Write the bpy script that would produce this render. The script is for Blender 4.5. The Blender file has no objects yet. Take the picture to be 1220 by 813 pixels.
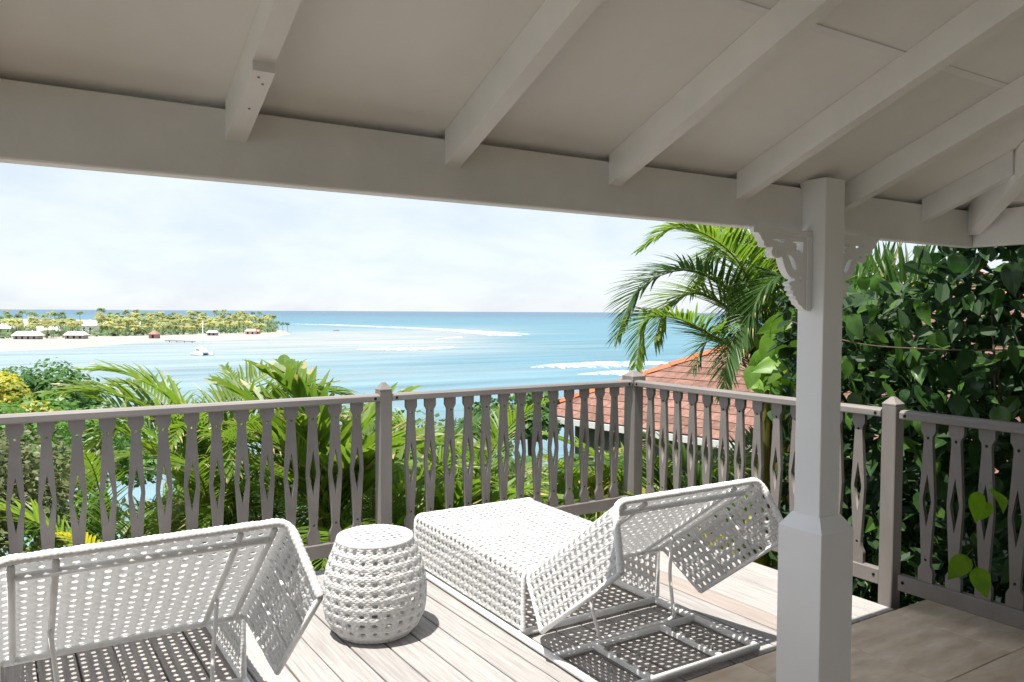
import bpy, bmesh, math, random
from mathutils import Vector, Matrix, Euler
random.seed(7)
S = bpy.context.scene
R = math.radians

# ------------------------------------------------------------------ camera
CAM_Z = 1.6
YAW, PITCH, ROLL, F = 32.5, 2.13, 0.29, 940.0      # degrees; focal length for a 1220 px wide frame
cam_d = bpy.data.cameras.new('camera'); cam_d.sensor_width = 36; cam_d.lens = 36 * F / 1220
cam_d.clip_start = 0.05; cam_d.clip_end = 60000
cam = bpy.data.objects.new('camera', cam_d); S.collection.objects.link(cam)
cam.matrix_world = Matrix.Translation((0, 0, CAM_Z)) @ Matrix.Rotation(R(-YAW), 4, 'Z') @ Matrix.Rotation(R(90 - PITCH), 4, 'X') @ Matrix.Rotation(R(ROLL), 4, 'Z')
S.camera = cam
CM = cam.matrix_world.copy()

# ------------------------------------------------------------------ sky, sun, exposure
SUN_TRAVEL = Vector((0.30, 0.06, -1.0)).normalized()
w = bpy.data.worlds.new('World'); S.world = w; w.use_nodes = True
nt = w.node_tree; N = nt.nodes; L = nt.links; N.clear()
out = N.new('ShaderNodeOutputWorld'); bg = N.new('ShaderNodeBackground'); sky = N.new('ShaderNodeTexSky')
sky.sky_type = 'NISHITA'; sky.sun_disc = False
to_sun = -SUN_TRAVEL
sky.sun_elevation = math.asin(to_sun.z); sky.sun_rotation = math.atan2(to_sun.x, to_sun.y)
sky.air_density = 1.0; sky.dust_density = 0.5; sky.ozone_density = 1.0; sky.altitude = 10
bg.inputs['Strength'].default_value = 0.074
tc = N.new('ShaderNodeTexCoord'); sep = N.new('ShaderNodeSeparateXYZ'); L.new(tc.outputs['Generated'], sep.inputs[0])
den = N.new('ShaderNodeMath'); den.operation = 'MAXIMUM'; den.inputs[1].default_value = 0.0; L.new(sep.outputs['Z'], den.inputs[0])
den2 = N.new('ShaderNodeMath'); den2.operation = 'ADD'; den2.inputs[1].default_value = 0.30; L.new(den.outputs[0], den2.inputs[0])
dx = N.new('ShaderNodeMath'); dx.operation = 'DIVIDE'; L.new(sep.outputs['X'], dx.inputs[0]); L.new(den2.outputs[0], dx.inputs[1])
dy = N.new('ShaderNodeMath'); dy.operation = 'DIVIDE'; L.new(sep.outputs['Y'], dy.inputs[0]); L.new(den2.outputs[0], dy.inputs[1])
cmb = N.new('ShaderNodeCombineXYZ'); L.new(dx.outputs[0], cmb.inputs[0]); L.new(dy.outputs[0], cmb.inputs[1])
n1 = N.new('ShaderNodeTexNoise'); n1.inputs['Scale'].default_value = 2.6; n1.inputs['Detail'].default_value = 8; n1.inputs['Roughness'].default_value = 0.58
n1.inputs['Distortion'].default_value = 0.3
L.new(cmb.outputs[0], n1.inputs['Vector'])
cr = N.new('ShaderNodeValToRGB'); cr.color_ramp.elements[0].position = 0.36; cr.color_ramp.elements[0].color = (2.85, 3.12, 3.52, 1)
cr.color_ramp.elements[1].position = 0.66; cr.color_ramp.elements[1].color = (3.4, 3.6, 3.86, 1)      # veil of bright cloud, thin to thick
L.new(n1.outputs['Fac'], cr.inputs[0])
mx = N.new('ShaderNodeMixRGB'); mx.inputs[0].default_value = .87
L.new(cr.outputs[0], mx.inputs[2]); L.new(sky.outputs[0], mx.inputs[1])
L.new(mx.outputs[0], bg.inputs['Color']); L.new(bg.outputs[0], out.inputs[0])

sd = bpy.data.lights.new('sun', 'SUN'); sd.energy = 2.25; sd.angle = R(0.55); sd.color = (1, .955, .88)
so = bpy.data.objects.new('sun', sd); S.collection.objects.link(so)
so.rotation_euler = SUN_TRAVEL.to_track_quat('-Z', 'Y').to_euler()
so.location = (-6, -2, 20)
S.view_settings.view_transform = 'Standard'; S.view_settings.look = 'None'
S.view_settings.gamma = 1; S.view_settings.use_curve_mapping = False
S.view_settings.exposure = 1.85
S.render.engine = 'CYCLES'
S.cycles.use_denoising = True
S.cycles.max_bounces = 10; S.cycles.diffuse_bounces = 6; S.cycles.glossy_bounces = 3
S.cycles.transmission_bounces = 4; S.cycles.transparent_max_bounces = 12
S.cycles.sample_clamp_indirect = 8

# ------------------------------------------------------------------ helpers
C = S.collection
OFF = {}                      # object name -> world offset of its local frame
def rnd(a, b): return random.uniform(a, b)
def ray(x, y):                # direction of a photo pixel
    v = Vector(((x - 610) / F, -(y - 406.5) / F, -1)); return CM.to_3x3() @ v
def at(x, y, d=None, X=None, Y=None, z=None):
    v = ray(x, y); o = Vector((0, 0, CAM_Z))
    if d is not None: return o + v * d
    if X is not None: return o + v * (X / v.x)
    if Y is not None: return o + v * (Y / v.y)
    return o + v * ((z - CAM_Z) / v.z)
def tag(o, label=None, cat=None, group=None, kind=None):
    if label: o['label'] = label
    if cat: o['category'] = cat
    if group: o['group'] = group
    if kind: o['kind'] = kind
    return o
def empty(name, loc, label, cat, group=None, rz=0):
    o = bpy.data.objects.new(name, None); C.objects.link(o); o.location = loc; o.rotation_euler = (0, 0, rz)
    o.empty_display_size = .2
    tag(o, label, cat, group); OFF[o.name] = Vector(loc) if not rz else None
    return o
def link(name, me, parent=None, loc=(0, 0, 0), rot=(0, 0, 0), scale=(1, 1, 1)):
    o = bpy.data.objects.new(name, me); C.objects.link(o)
    if parent: o.parent = parent
    o.location = loc; o.rotation_euler = rot; o.scale = scale
    return o
class MB:
    def __init__(s): s.v = []; s.f = []; s.m = []; s.sm = []
    def add(s, vs, fs, mi=0, smooth=False):
        b = len(s.v); s.v += [tuple(v) for v in vs]; s.f += [tuple(i + b for i in f) for f in fs]
        s.m += [mi] * len(fs); s.sm += [smooth] * len(fs); return s
    def box(s, a, b, mi=0, bev=0):
        x0, y0, z0 = a; x1, y1, z1 = b
        if bev <= 0:
            vs = [(x0,y0,z0),(x1,y0,z0),(x1,y1,z0),(x0,y1,z0),(x0,y0,z1),(x1,y0,z1),(x1,y1,z1),(x0,y1,z1)]
            return s.add(vs, [(3,2,1,0),(4,5,6,7),(0,1,5,4),(1,2,6,5),(2,3,7,6),(3,0,4,7)], mi)
        vs = []; fs = []                       # chamfered box
        for zi, (z, k) in enumerate(((z0, 1), (z0 + bev, 0), (z1 - bev, 0), (z1, 1))):
            e = bev if k else 0
            for (px, py, ix, iy) in ((x0,y0,1,0),(x1,y0,-1,0),(x1,y0,0,1),(x1,y1,0,-1),(x1,y1,-1,0),(x0,y1,1,0),(x0,y1,0,-1),(x0,y0,0,1)):
                qx = px + ix * bev; qy = py + iy * bev
                if k:
                    qx = min(max(qx, x0 + bev), x1 - bev); qy = min(max(qy, y0 + bev), y1 - bev)
                vs.append((qx, qy, z))
        for r in range(3):
            for i in range(8):
                j = (i + 1) % 8; fs.append((r*8+i, r*8+j, r*8+8+j, r*8+8+i))
        fs.append(tuple(range(7, -1, -1))); fs.append(tuple(range(24, 32)))
        return s.add(vs, fs, mi)
    def prism(s, poly, axis, a, b, mi=0):      # polygon of 2D points swept along an axis
        n = len(poly)
        def P(p, t):
            return {'x': (t, p[0], p[1]), 'y': (p[0], t, p[1]), 'z': (p[0], p[1], t)}[axis]
        vs = [P(p, a) for p in poly] + [P(p, b) for p in poly]
        fs = [(i, (i+1) % n, n + (i+1) % n, n + i) for i in range(n)] + [tuple(range(n-1, -1, -1)), tuple(range(n, 2*n))]
        return s.add(vs, fs, mi)
    def hexa(s, pts, mi=0):                    # 8 corners: bottom ring, top ring
        return s.add(pts, [(3,2,1,0),(4,5,6,7),(0,1,5,4),(1,2,6,5),(2,3,7,6),(3,0,4,7)], mi)
    def tube(s, path, r, n=8, mi=0, cap=True, smooth=True):
        path = [Vector(p) for p in path]; k = len(path)
        rr = r if isinstance(r, (list, tuple)) else [r] * k
        vs = []; up = None
        for i, p in enumerate(path):
            t = (path[min(i+1, k-1)] - path[max(i-1, 0)])
            t = t.normalized() if t.length > 1e-9 else Vector((0,0,1))
            if up is None:
                up = Vector((0,0,1)) if abs(t.z) < .9 else Vector((1,0,0))
            a = (up - t * up.dot(t)).normalized(); b = t.cross(a); up = a
            for j in range(n):
                th = 2 * math.pi * j / n
                vs.append(p + (a * math.cos(th) + b * math.sin(th)) * rr[i])
        fs = []
        for i in range(k-1):
            for j in range(n):
                q = (j+1) % n; fs.append((i*n+j, i*n+q, (i+1)*n+q, (i+1)*n+j))
        if cap: fs += [tuple(range(n-1, -1, -1)), tuple(range((k-1)*n, k*n))]
        return s.add(vs, fs, mi, smooth)
    def lathe(s, prof, c, n=32, mi=0):
        vs = []; fs = []; k = len(prof)
        for (r, z) in prof:
            for j in range(n):
                th = 2*math.pi*j/n; vs.append((c[0]+r*math.cos(th), c[1]+r*math.sin(th), c[2]+z))
        for i in range(k-1):
            for j in range(n):
                q = (j+1) % n; fs.append((i*n+j, i*n+q, (i+1)*n+q, (i+1)*n+j))
        return s.add(vs, fs, mi, True)
    def mesh(s, name, mats, off=(0,0,0)):
        me = bpy.data.meshes.new(name); off = Vector(off)
        me.from_pydata([tuple(Vector(v) - off) for v in s.v], [], s.f)
        for m in (mats if isinstance(mats, (list, tuple)) else [mats]): me.materials.append(m)
        me.polygons.foreach_set('material_index', s.m); me.polygons.foreach_set('use_smooth', s.sm)
        me.update(); return me
    def build(s, name, mats, parent=None):     # world coordinates; moved into the parent's frame
        off = Vector((0,0,0))
        if parent is not None: off = OFF.get(parent.name, Vector((0,0,0)))
        o = link(name, s.mesh(name, mats, off), parent); OFF[o.name] = off
        return o
def flat_mesh(name, loops, depth, mat, bevel=0):   # outline + holes, filled and given thickness (lies in XY, thickness along Z)
    cu = bpy.data.curves.new(name, 'CURVE'); cu.dimensions = '2D'; cu.fill_mode = 'BOTH'; cu.extrude = depth / 2
    cu.bevel_depth = bevel
    for lp in loops:
        sp = cu.splines.new('POLY'); sp.points.add(len(lp) - 1); sp.use_cyclic_u = True
        for p, q in zip(sp.points, lp): p.co = (q[0], q[1], 0, 1)
    ob = bpy.data.objects.new(name, cu); C.objects.link(ob)
    dg = bpy.context.evaluated_depsgraph_get()
    me = bpy.data.meshes.new_from_object(ob.evaluated_get(dg)); me.name = name
    bpy.data.objects.remove(ob); me.materials.clear(); me.materials.append(mat)
    return me
def circle(cx, cy, r, n=12): return [(cx + r*math.cos(2*math.pi*i/n), cy + r*math.sin(2*math.pi*i/n)) for i in range(n)]

# ------------------------------------------------------------------ materials
def material(name, col, rough=.6, spec=.4, noise=None, bump=None, rand=0, trans=0, col2=None, tv=1.5):
    """noise=(scale, detail, amount, (sx,sy,sz)); bump=(scale, strength, distance, (sx,sy,sz)); rand: per-object brightness spread"""
    m = bpy.data.materials.new(name); m.use_nodes = True
    t = m.node_tree; n = t.nodes; l = t.links; n.clear()
    o = n.new('ShaderNodeOutputMaterial'); p = n.new('ShaderNodeBsdfPrincipled')
    p.inputs['Roughness'].default_value = rough; p.inputs['Specular IOR Level'].default_value = spec
    tcn = n.new('ShaderNodeTexCoord'); base = None
    rgb = n.new('ShaderNodeRGB'); rgb.outputs[0].default_value = (*col, 1); base = rgb.outputs[0]
    if noise:
        mp = n.new('ShaderNodeMapping'); mp.inputs['Scale'].default_value = noise[3] if len(noise) > 3 else (1,1,1)
        l.new(tcn.outputs['Object'], mp.inputs[0])
        oi = n.new('ShaderNodeObjectInfo'); ad = n.new('ShaderNodeVectorMath'); ad.operation = 'MULTIPLY_ADD'
        cmbn = n.new('ShaderNodeCombineXYZ')
        for k in range(3): l.new(oi.outputs['Random'], cmbn.inputs[k])
        ad.inputs[1].default_value = (37, 53, 71); l.new(cmbn.outputs[0], ad.inputs[0]); l.new(mp.outputs[0], ad.inputs[2])
        nz = n.new('ShaderNodeTexNoise'); nz.inputs['Scale'].default_value = noise[0]; nz.inputs['Detail'].default_value = noise[1]; nz.inputs['Roughness'].default_value = .6
        l.new(ad.outputs[0], nz.inputs['Vector'])
        rp = n.new('ShaderNodeValToRGB'); rp.color_ramp.elements[0].position = .3; rp.color_ramp.elements[1].position = .7
        c2 = col2 if col2 else tuple(c * (1 - noise[2]) for c in col)
        rp.color_ramp.elements[0].color = (*c2, 1); rp.color_ramp.elements[1].color = (*(tuple(min(1, c * (1 + noise[2]*.5)) for c in col) if not col2 else col), 1)
        l.new(nz.outputs['Fac'], rp.inputs[0]); base = rp.outputs[0]
    if rand:
        oi2 = n.new('ShaderNodeObjectInfo'); mr = n.new('ShaderNodeMapRange'); mr.inputs[3].default_value = 1 - rand; mr.inputs[4].default_value = 1 + rand
        l.new(oi2.outputs['Random'], mr.inputs[0])
        hv = n.new('ShaderNodeHueSaturation'); l.new(mr.outputs[0], hv.inputs['Value']); l.new(base, hv.inputs['Color']); base = hv.outputs[0]
    l.new(base, p.inputs['Base Color'])
    if bump:
        mp2 = n.new('ShaderNodeMapping'); mp2.inputs['Scale'].default_value = bump[3] if len(bump) > 3 else (1,1,1)
        l.new(tcn.outputs['Object'], mp2.inputs[0])
        bn = n.new('ShaderNodeTexNoise'); bn.inputs['Scale'].default_value = bump[0]; bn.inputs['Detail'].default_value = 4
        l.new(mp2.outputs[0], bn.inputs['Vector'])
        bp = n.new('ShaderNodeBump'); bp.inputs['Strength'].default_value = bump[1]; bp.inputs['Distance'].default_value = bump[2]
        l.new(bn.outputs['Fac'], bp.inputs['Height']); l.new(bp.outputs[0], p.inputs['Normal'])
    surf = p.outputs[0]
    if trans:
        tr = n.new('ShaderNodeBsdfTranslucent'); ms = n.new('ShaderNodeMixShader'); ms.inputs[0].default_value = trans
        br = n.new('ShaderNodeHueSaturation'); br.inputs['Value'].default_value = tv; br.inputs['Saturation'].default_value = 1.1 if tv > 1 else 1.0
        l.new(base, br.inputs['Color']); l.new(br.outputs[0], tr.inputs['Color'])
        l.new(p.outputs[0], ms.inputs[1]); l.new(tr.outputs[0], ms.inputs[2]); surf = ms.outputs[0]
    l.new(surf, o.inputs[0]); return m
M = {}
M['deck'] = material('deck_wood', (.375, .355, .343), .8, .2, (9, 10, .3, (9, .35, 9)), (22, .6, .004, (9, .3, 9)), .11)
M['deck_tan'] = material('deck_wood_tan', (.33, .285, .258), .75, .25, (9, 10, .25, (9, .35, 9)), (14, .4, .003, (9, .5, 9)), .06)
M['tile'] = material('travertine_tile', (.84, .72, .575), .45, .4, (4.5, 11, .3, (.8, 2.6, 1)), (30, .12, .002), .06, col2=(.56, .42, .30))
M['grout'] = material('grout', (.22, .19, .16), .9, .1)
M['rail'] = material('taupe_paint', (.195, .176, .162), .55, .35, (5, 6, .16, (1, 1, .35)), (40, .22, .002, (1, 1, .15)), .05)
M['railtop'] = material('pale_taupe_paint', (.225, .205, .19), .6, .3, (4, 8, .3, (.25, 3, 3)), (20, .3, .002, (.1, 2, 2)), .05)  # paler, streaked taupe for top rails and post caps
M['hole'] = material('hole_shade_black', (.012, .011, .01), .8, .1)
M['roofwhite'] = material('veranda_white_paint', (.86, .845, .825), .55, .3, (2.4, 8, .12), (26, .35, .003, (1, 1, 1)))
M['ceil'] = material('ceiling_panel_paint', (.87, .855, .83), .6, .25, (1.3, 8, .10), (9, .12, .003))
M['colwhite'] = material('column_white_paint', (.86, .855, .85), .45, .4, (2.2, 6, .05), (14, .1, .002))
M['dark'] = material('interior_shade', (.03, .03, .03), .9, .1)  # flat dark tone standing in for the shade inside hut openings
M['wicker'] = material('white_woven_wicker', (.80, .797, .79), .6, .3, (70, 4, .12), (130, .6, .005), trans=.45, tv=1.0)
M['rope'] = material('white_wrapped_cord', (.80, .797, .79), .6, .3, (40, 4, .12), (220, .5, .002))
M['tube'] = material('white_powder_coat', (.82, .817, .81), .4, .5, (8, 5, .12))
M['hook'] = material('grey_metal_hook', (.25, .24, .23), .4, .5)
M['wallwood'] = material('dark_house_front', (.26, .24, .215), .7, .3, (3, 5, .3))

def strands(m):            # the relief of the crossing strands on the wicker
    t = m.node_tree; n = t.nodes; l = t.links; p = [x for x in n if x.type == 'BSDF_PRINCIPLED'][0]; bp = [x for x in n if x.type == 'BUMP'][0]
    tcn = n.new('ShaderNodeTexCoord'); hs = []
    for rot in ((.35, .2, .8), (-.3, .25, -.8)):
        mp = n.new('ShaderNodeMapping'); mp.inputs['Rotation'].default_value = rot; l.new(tcn.outputs['Object'], mp.inputs[0])
        w_ = n.new('ShaderNodeTexWave'); w_.wave_type = 'BANDS'; w_.bands_direction = 'DIAGONAL'; w_.inputs['Scale'].default_value = 24; w_.inputs['Distortion'].default_value = 2.2; w_.inputs['Detail'].default_value = 1; w_.inputs['Detail Scale'].default_value = 2
        l.new(mp.outputs[0], w_.inputs['Vector']); hs.append(w_.outputs['Fac'])
    mx_ = n.new('ShaderNodeMath'); mx_.operation = 'MAXIMUM'; l.new(hs[0], mx_.inputs[0]); l.new(hs[1], mx_.inputs[1])
    old = bp.inputs['Height'].links[0].from_socket; ad = n.new('ShaderNodeMath'); ad.operation = 'MULTIPLY_ADD'; ad.inputs[1].default_value = .35; l.new(old, ad.inputs[0]); l.new(mx_.outputs[0], ad.inputs[2]); l.new(ad.outputs[0], bp.inputs['Height'])
    bp.inputs['Strength'].default_value = .75; bp.inputs['Distance'].default_value = .005
strands(M['wicker'])

# ================================================================== THE SETTING: deck and terrace
RAILY, RAILX = 4.62, 4.06
DECK0, DECK1 = 2.43, 4.68
deck = MB()
for y in (2.7, 3.4, 4.1): deck.box((-3.0, y - .03, -.2), (4.0, y + .03, -.032))       # joists
deck.box((-3.0, DECK0 - .06, -.3), (4.02, DECK0 + .005, -.034)); deck.box((-3.0, 4.60, -.3), (4.02, 4.655, -.034))
deck = deck.build('deck', M['deck'])
tag(deck, kind='structure')
PB = .157
nb = int((4.03 + 3.0) / PB)
for v in range(1): pass
bm_ = MB(); bm_.box((-.0745, 0, -.03), (.0745, DECK1 - DECK0, 0), bev=.003)
board_a = bm_.mesh('board', M['deck']); board_b = bm_.mesh('board', M['deck_tan'])
for i in range(nb + 1):
    x = 4.03 - PB * .5 - i * PB
    tan = i in (4,)
    o = link('board', board_b if tan else board_a, deck, (x + rnd(-.001, .001), DECK0 + .012, rnd(-.0015, .0015)), (rnd(-.001, .001), rnd(-.006, .006), R(.9)))

terrace = MB().box((-3.2, -2.2, -.3), (4.2, DECK0 - .064, .004)).build('terrace', M['grout']); tag(terrace, kind='structure')
TS = .58
tile_me = MB().box((-.288, -.298, -.012), (.288, .298, .012), bev=.0025).mesh('tile', M['tile'])
for i in range(13):
    for j in range(8):
        x = 3.93 + .29 - i * TS; y = 2.405 - .3 - j * .6 + (0.0 if i % 2 == 0 else 0)
        if y < -2: continue
        if i == 0: x = 3.93 + .29
        link('tile', tile_me, terrace, (x, y, .008 + rnd(-.0008, .0008)), (0, 0, 0 if (i + j) % 2 else math.pi))

# ================================================================== VERANDA ROOF
BY, BXR = 2.05, 3.956           # inner faces of the two beams
ZB0, ZB1 = 1.926, 2.099
SL = .411
ZR = 2.124                      # ceiling height above the beam's inner face
EAVE = .27
XL, YB = -3.2, -2.0
def zc(x, y): return ZR + SL * min(BY - y, BXR - x)
hx = BXR - (BY - YB)            # where the hip meets the back wall
vr = empty('veranda_roof', (BXR, BY, 0), 'white painted veranda roof with exposed rafters above the deck', 'porch roof')
def ceil_poly(name, poly, th=.03):
    n = len(poly); m = MB()
    vs = [(x, y, zc(x, y)) for x, y in poly] + [(x, y, zc(x, y) + th) for x, y in poly]
    m.add(vs, [tuple(range(n)), tuple(range(2*n-1, n-1, -1))] + [(i, n+i, n+(i+1) % n, (i+1) % n) for i in range(n)])
    return m.build(name, M['ceil'], vr)
eY, eX = BY + EAVE, BXR + EAVE
seam = 1.41
def hipx(y): return BXR - (BY - y)
seams = [seam, seam - 1.22, seam - 2.44]
edges = [eY] + seams + [YB]
for a, b in zip(edges[:-1], edges[1:]):
    ceil_poly('ceiling_panel', [(XL, a), (hipx(a), a), (hipx(b), b), (XL, b)])
def hipy(x): return BY - (BXR - x)
edx = [eX, BXR - (BY - seam), BXR - (BY - seam) - 1.22, BXR - (BY-seam) - 2.44, hx]
for a, b in zip(edx[:-1], edx[1:]):
    ceil_poly('ceiling_panel', [(a, hipy(a)), (a, YB), (b, YB), (b, hipy(b))])
for y in seams:                 # the thin cover strips over the panel joints
    z = zc(-9, y) if False else ZR + SL * (BY - y)
    m = MB(); x1 = hipx(y) - .03; yy = .011
    m.hexa([(XL, y - yy, z + SL*yy - .0035), (x1, y - yy, z + SL*yy - .0035), (x1, y + yy, z - SL*yy - .0035), (XL, y + yy, z - SL*yy - .0035),
            (XL, y - yy, z + SL*yy + .002), (x1, y - yy, z + SL*yy + .002), (x1, y + yy, z - SL*yy + .002), (XL, y + yy, z - SL*yy + .002)])
    m.build('joint_strip', M['colwhite'], vr)
# beams, a shadow gap under the panels
m = MB(); m.box((XL, BY, ZB0), (BXR + .06, BY + .06, ZB1), bev=.004); m.build('beam', M['roofwhite'], vr)
m = MB(); m.box((BXR, YB, ZB0), (BXR + .06, BY - .003, ZB1), bev=.004); m.build('beam', M['roofwhite'], vr)
m = MB(); m.box((XL, BY + .062, ZB0 + .03), (BXR + .05, BY + .075, 2.098), bev=.002); m.build('gap_blocking_board', M['roofwhite'], vr)  # unseen board outside the beam, raised to block light through the gap
# outer fascia along the eaves and shingled top
zf = ZR - SL * EAVE
RW = .05
def rafter(x, y_in, y_out=2.225, depth=.102, notch=None):
    m = MB()
    def seg(ya, yb, dep, dep2=None):
        za, zb = ZR + SL*(BY-ya), ZR + SL*(BY-yb)
        m.hexa([(x-RW/2, ya, za-dep), (x+RW/2, ya, za-dep), (x+RW/2, yb, zb-dep), (x-RW/2, yb, zb-dep),
                (x-RW/2, ya, za-.001), (x+RW/2, ya, za-.001), (x+RW/2, yb, zb-.001), (x-RW/2, yb, zb-.001)])
    if notch:
        seg(y_in, notch, depth - .022); seg(notch, BY + .0, depth)
    else:
        seg(y_in, BY, depth)
    # the tail outside the beam, cut with a small chamfer
    y0, y1 = BY + .06 + .002, y_out + .03
    z0, z1 = ZR + SL*(BY-y0), ZR + SL*(BY-y1)
    yk = y1 - .03; zk = ZR + SL*(BY-yk)
    prof = [(y0, z0 - depth - .002), (yk, zk - depth - .002), (y1, z1 - depth*.55), (y1, z1 - .002), (y0, z0 - .002)]
    m.prism(prof, 'x', x - RW/2, x + RW/2)
    return m.build('rafter', M['roofwhite'], vr)
k = 0
xr = .485
for i in range(-5, 6):
    x = .485 + .612 * i
    if x < XL + .05: continue
    yin = max(YB, hipy(x) + .03)
    rafter(x, yin, notch=1.79 if i == 0 else None)
for j in range(1, 7):           # rafters of the side slope
    y = BY - .61 * j
    if y < YB: break
    xi = max(hipx(y) + .03, hx); m = MB()
    def seg(xa, xb, dep):
        za, zb = ZR + SL*(BXR-xa), ZR + SL*(BXR-xb)
        m.hexa([(xb, y-RW/2, zb-dep), (xb, y+RW/2, zb-dep), (xa, y+RW/2, za-dep), (xa, y-RW/2, za-dep),
                (xb, y-RW/2, zb-.001), (xb, y+RW/2, zb-.001), (xa, y+RW/2, za-.001), (xa, y-RW/2, za-.001)])
    seg(xi, BXR, .102); seg(BXR + .062, BXR + .2, .112)
    m.build('rafter', M['roofwhite'], vr)
scr = MB().tube([(0, 0, 0), (0, 0, -.002)], .0028, 8).mesh('screw', M['hook'])
for (x, y) in ((.478, 1.81), (.492, 1.83), (.485, 1.92)):
    link('screw', scr, vr, (x - BXR, y - BY, ZR + SL*(BY-y) - .102))
# hip rafter on the diagonal
m = MB(); q = .028 / math.sqrt(2)
pts = []
for (t, dep) in ((0.02, .150), (BY - YB, .150)):
    cx, cy, z = BXR - t, BY - t, ZR + SL*t
    pts.append(((cx + q, cy - q), (cx - q, cy + q), z, dep))
(a0, a1, za, da), (b0, b1, zb, db) = pts
m.hexa([(*a0, za-da), (*a1, za-da), (*b1, zb-db), (*b0, zb-db), (*a0, za-.012), (*a1, za-.012), (*b1, zb-.012), (*b0, zb-.012)])
m.build('hip_rafter', M['roofwhite'], vr)
# roof covering above
m = MB(); th0, th1 = .034, .075
P4 = [[(XL-.05, eY+.03), (eX+.03, eY+.03), (hx, YB), (XL-.05, YB)], [(eX+.03, eY+.03), (eX+.03, YB), (hx, YB)]]
def zz(x, y): return ZR + SL * min(BY - y, BXR - x)
for poly in P4:
    n = len(poly)
    m.add([(x, y, zz(x, y) + th0) for x, y in poly] + [(x, y, zz(x, y) + th1) for x, y in poly],
          [tuple(range(n)), tuple(range(2*n-1, n-1, -1))] + [(i, n+i, n+(i+1) % n, (i+1) % n) for i in range(n)])
M['redroof'] = material('red_shingle_sheet', (.33, .13, .09), .85, .2, (8, 6, .3))
m.build('roof_covering', M['redroof'], vr)
# the house behind the veranda (behind the camera)
hwall = MB().box((-3.4, -2.25, 0), (4.3, -2.03, 3.9)).build('house_wall', M['wallwood']); tag(hwall, kind='structure')

# ================================================================== COLUMN
pc = at(977.5, 560, d=3.1)
CX, CY = pc.x, pc.y             # inner-left arris of the shaft
CW = .122; BW = .205; g = (BW - CW) / 2
col = empty('porch_column', (CX + CW/2, CY + CW/2, .02), 'white square porch column with wider plinth standing on the tile edge', 'column')
zt = 2.128; zb_ = .795
m = MB(); m.box((CX, CY, zb_ - .05), (CX + CW, CY + CW, zt), bev=.003); m.build('shaft', M['colwhite'], col)
m = MB()
z0, z1 = .02, .742
a = (CX - g, CY - g); b = (CX + CW + g, CY + CW + g)
m.box((a[0], a[1], z0), (b[0], b[1], z1), bev=.003); m.build('plinth', M['colwhite'], col)
m = MB(); e = .0015
m.hexa([(a[0]+e, a[1]+e, z1-.002), (b[0]-e, a[1]+e, z1-.002), (b[0]-e, b[1]-e, z1-.002), (a[0]+e, b[1]-e, z1-.002),
        (CX-.004, CY-.004, zb_), (CX+CW+.004, CY-.004, zb_), (CX+CW+.004, CY+CW+.004, zb_), (CX-.004, CY+CW+.004, zb_)])
m.build('plinth_top', M['colwhite'], col)
# fretwork brackets
def bz(pts): return [((545 - x) * .00084, -(y - 108) * .00052) for x, y in pts]
outline = [(548,108),(152,108),(158,128),(172,150),(188,172),(196,195),(212,212),(212,240),(232,252),(258,248),(275,246),(268,262),(262,285),(270,310),(290,326),(315,324),(332,314),(340,332),(346,360),(356,392),(368,420),(384,446),(404,466),(428,474),
           (424,490),(400,494),(388,508),(394,524),(410,530),(398,546),(404,562),(424,566),(412,584),(420,600),(440,604),(432,622),(450,640),(456,662),(478,676),(492,696),(520,712),(548,716)]
h1 = [(268,190),(300,184),(352,188),(350,204),(338,222),(322,206),(300,200)]
h2 = [(400,190),(484,196),(484,236),(482,290),(470,276),(462,262),(442,254),(424,262),(440,238),(436,216),(414,206)]
h3 = [(376,300),(392,298),(410,312),(424,340),(434,372),(440,404),(424,412),(410,392),(400,360),(388,330)]
h4 = [(458,456),(470,446),(478,470),(472,498),(460,484)]
h5 = [(300,272),(316,268),(322,282),(312,294),(300,288)]
br_me = flat_mesh('bracket', [bz(outline), bz(h1), bz(h2), bz(h3), bz(h4), bz(h5)], .032, M['colwhite'])
yb = CY + CW * .62
br = link('bracket', br_me, col, (CX - .0005 - col.location.x, yb - col.location.y, ZB0 - .003 - col.location.z), (R(90), 0, R(180)))
br2 = link('bracket', br_me, col, (CX + CW + .0005 - col.location.x, yb - col.location.y, ZB0 - .003 - col.location.z), (R(90), 0, 0))
m = MB()
for s_ in (0,):
    m.box((CX - .345, yb - .022, ZB0 - .026), (CX - .003, yb - .0165, ZB0 - .006)); m.box((CX - .03, yb - .0225, ZB0 - .31), (CX - .004, yb - .0166, ZB0 - .027))
m.build('bracket_moulding', M['colwhite'], col)

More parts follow.
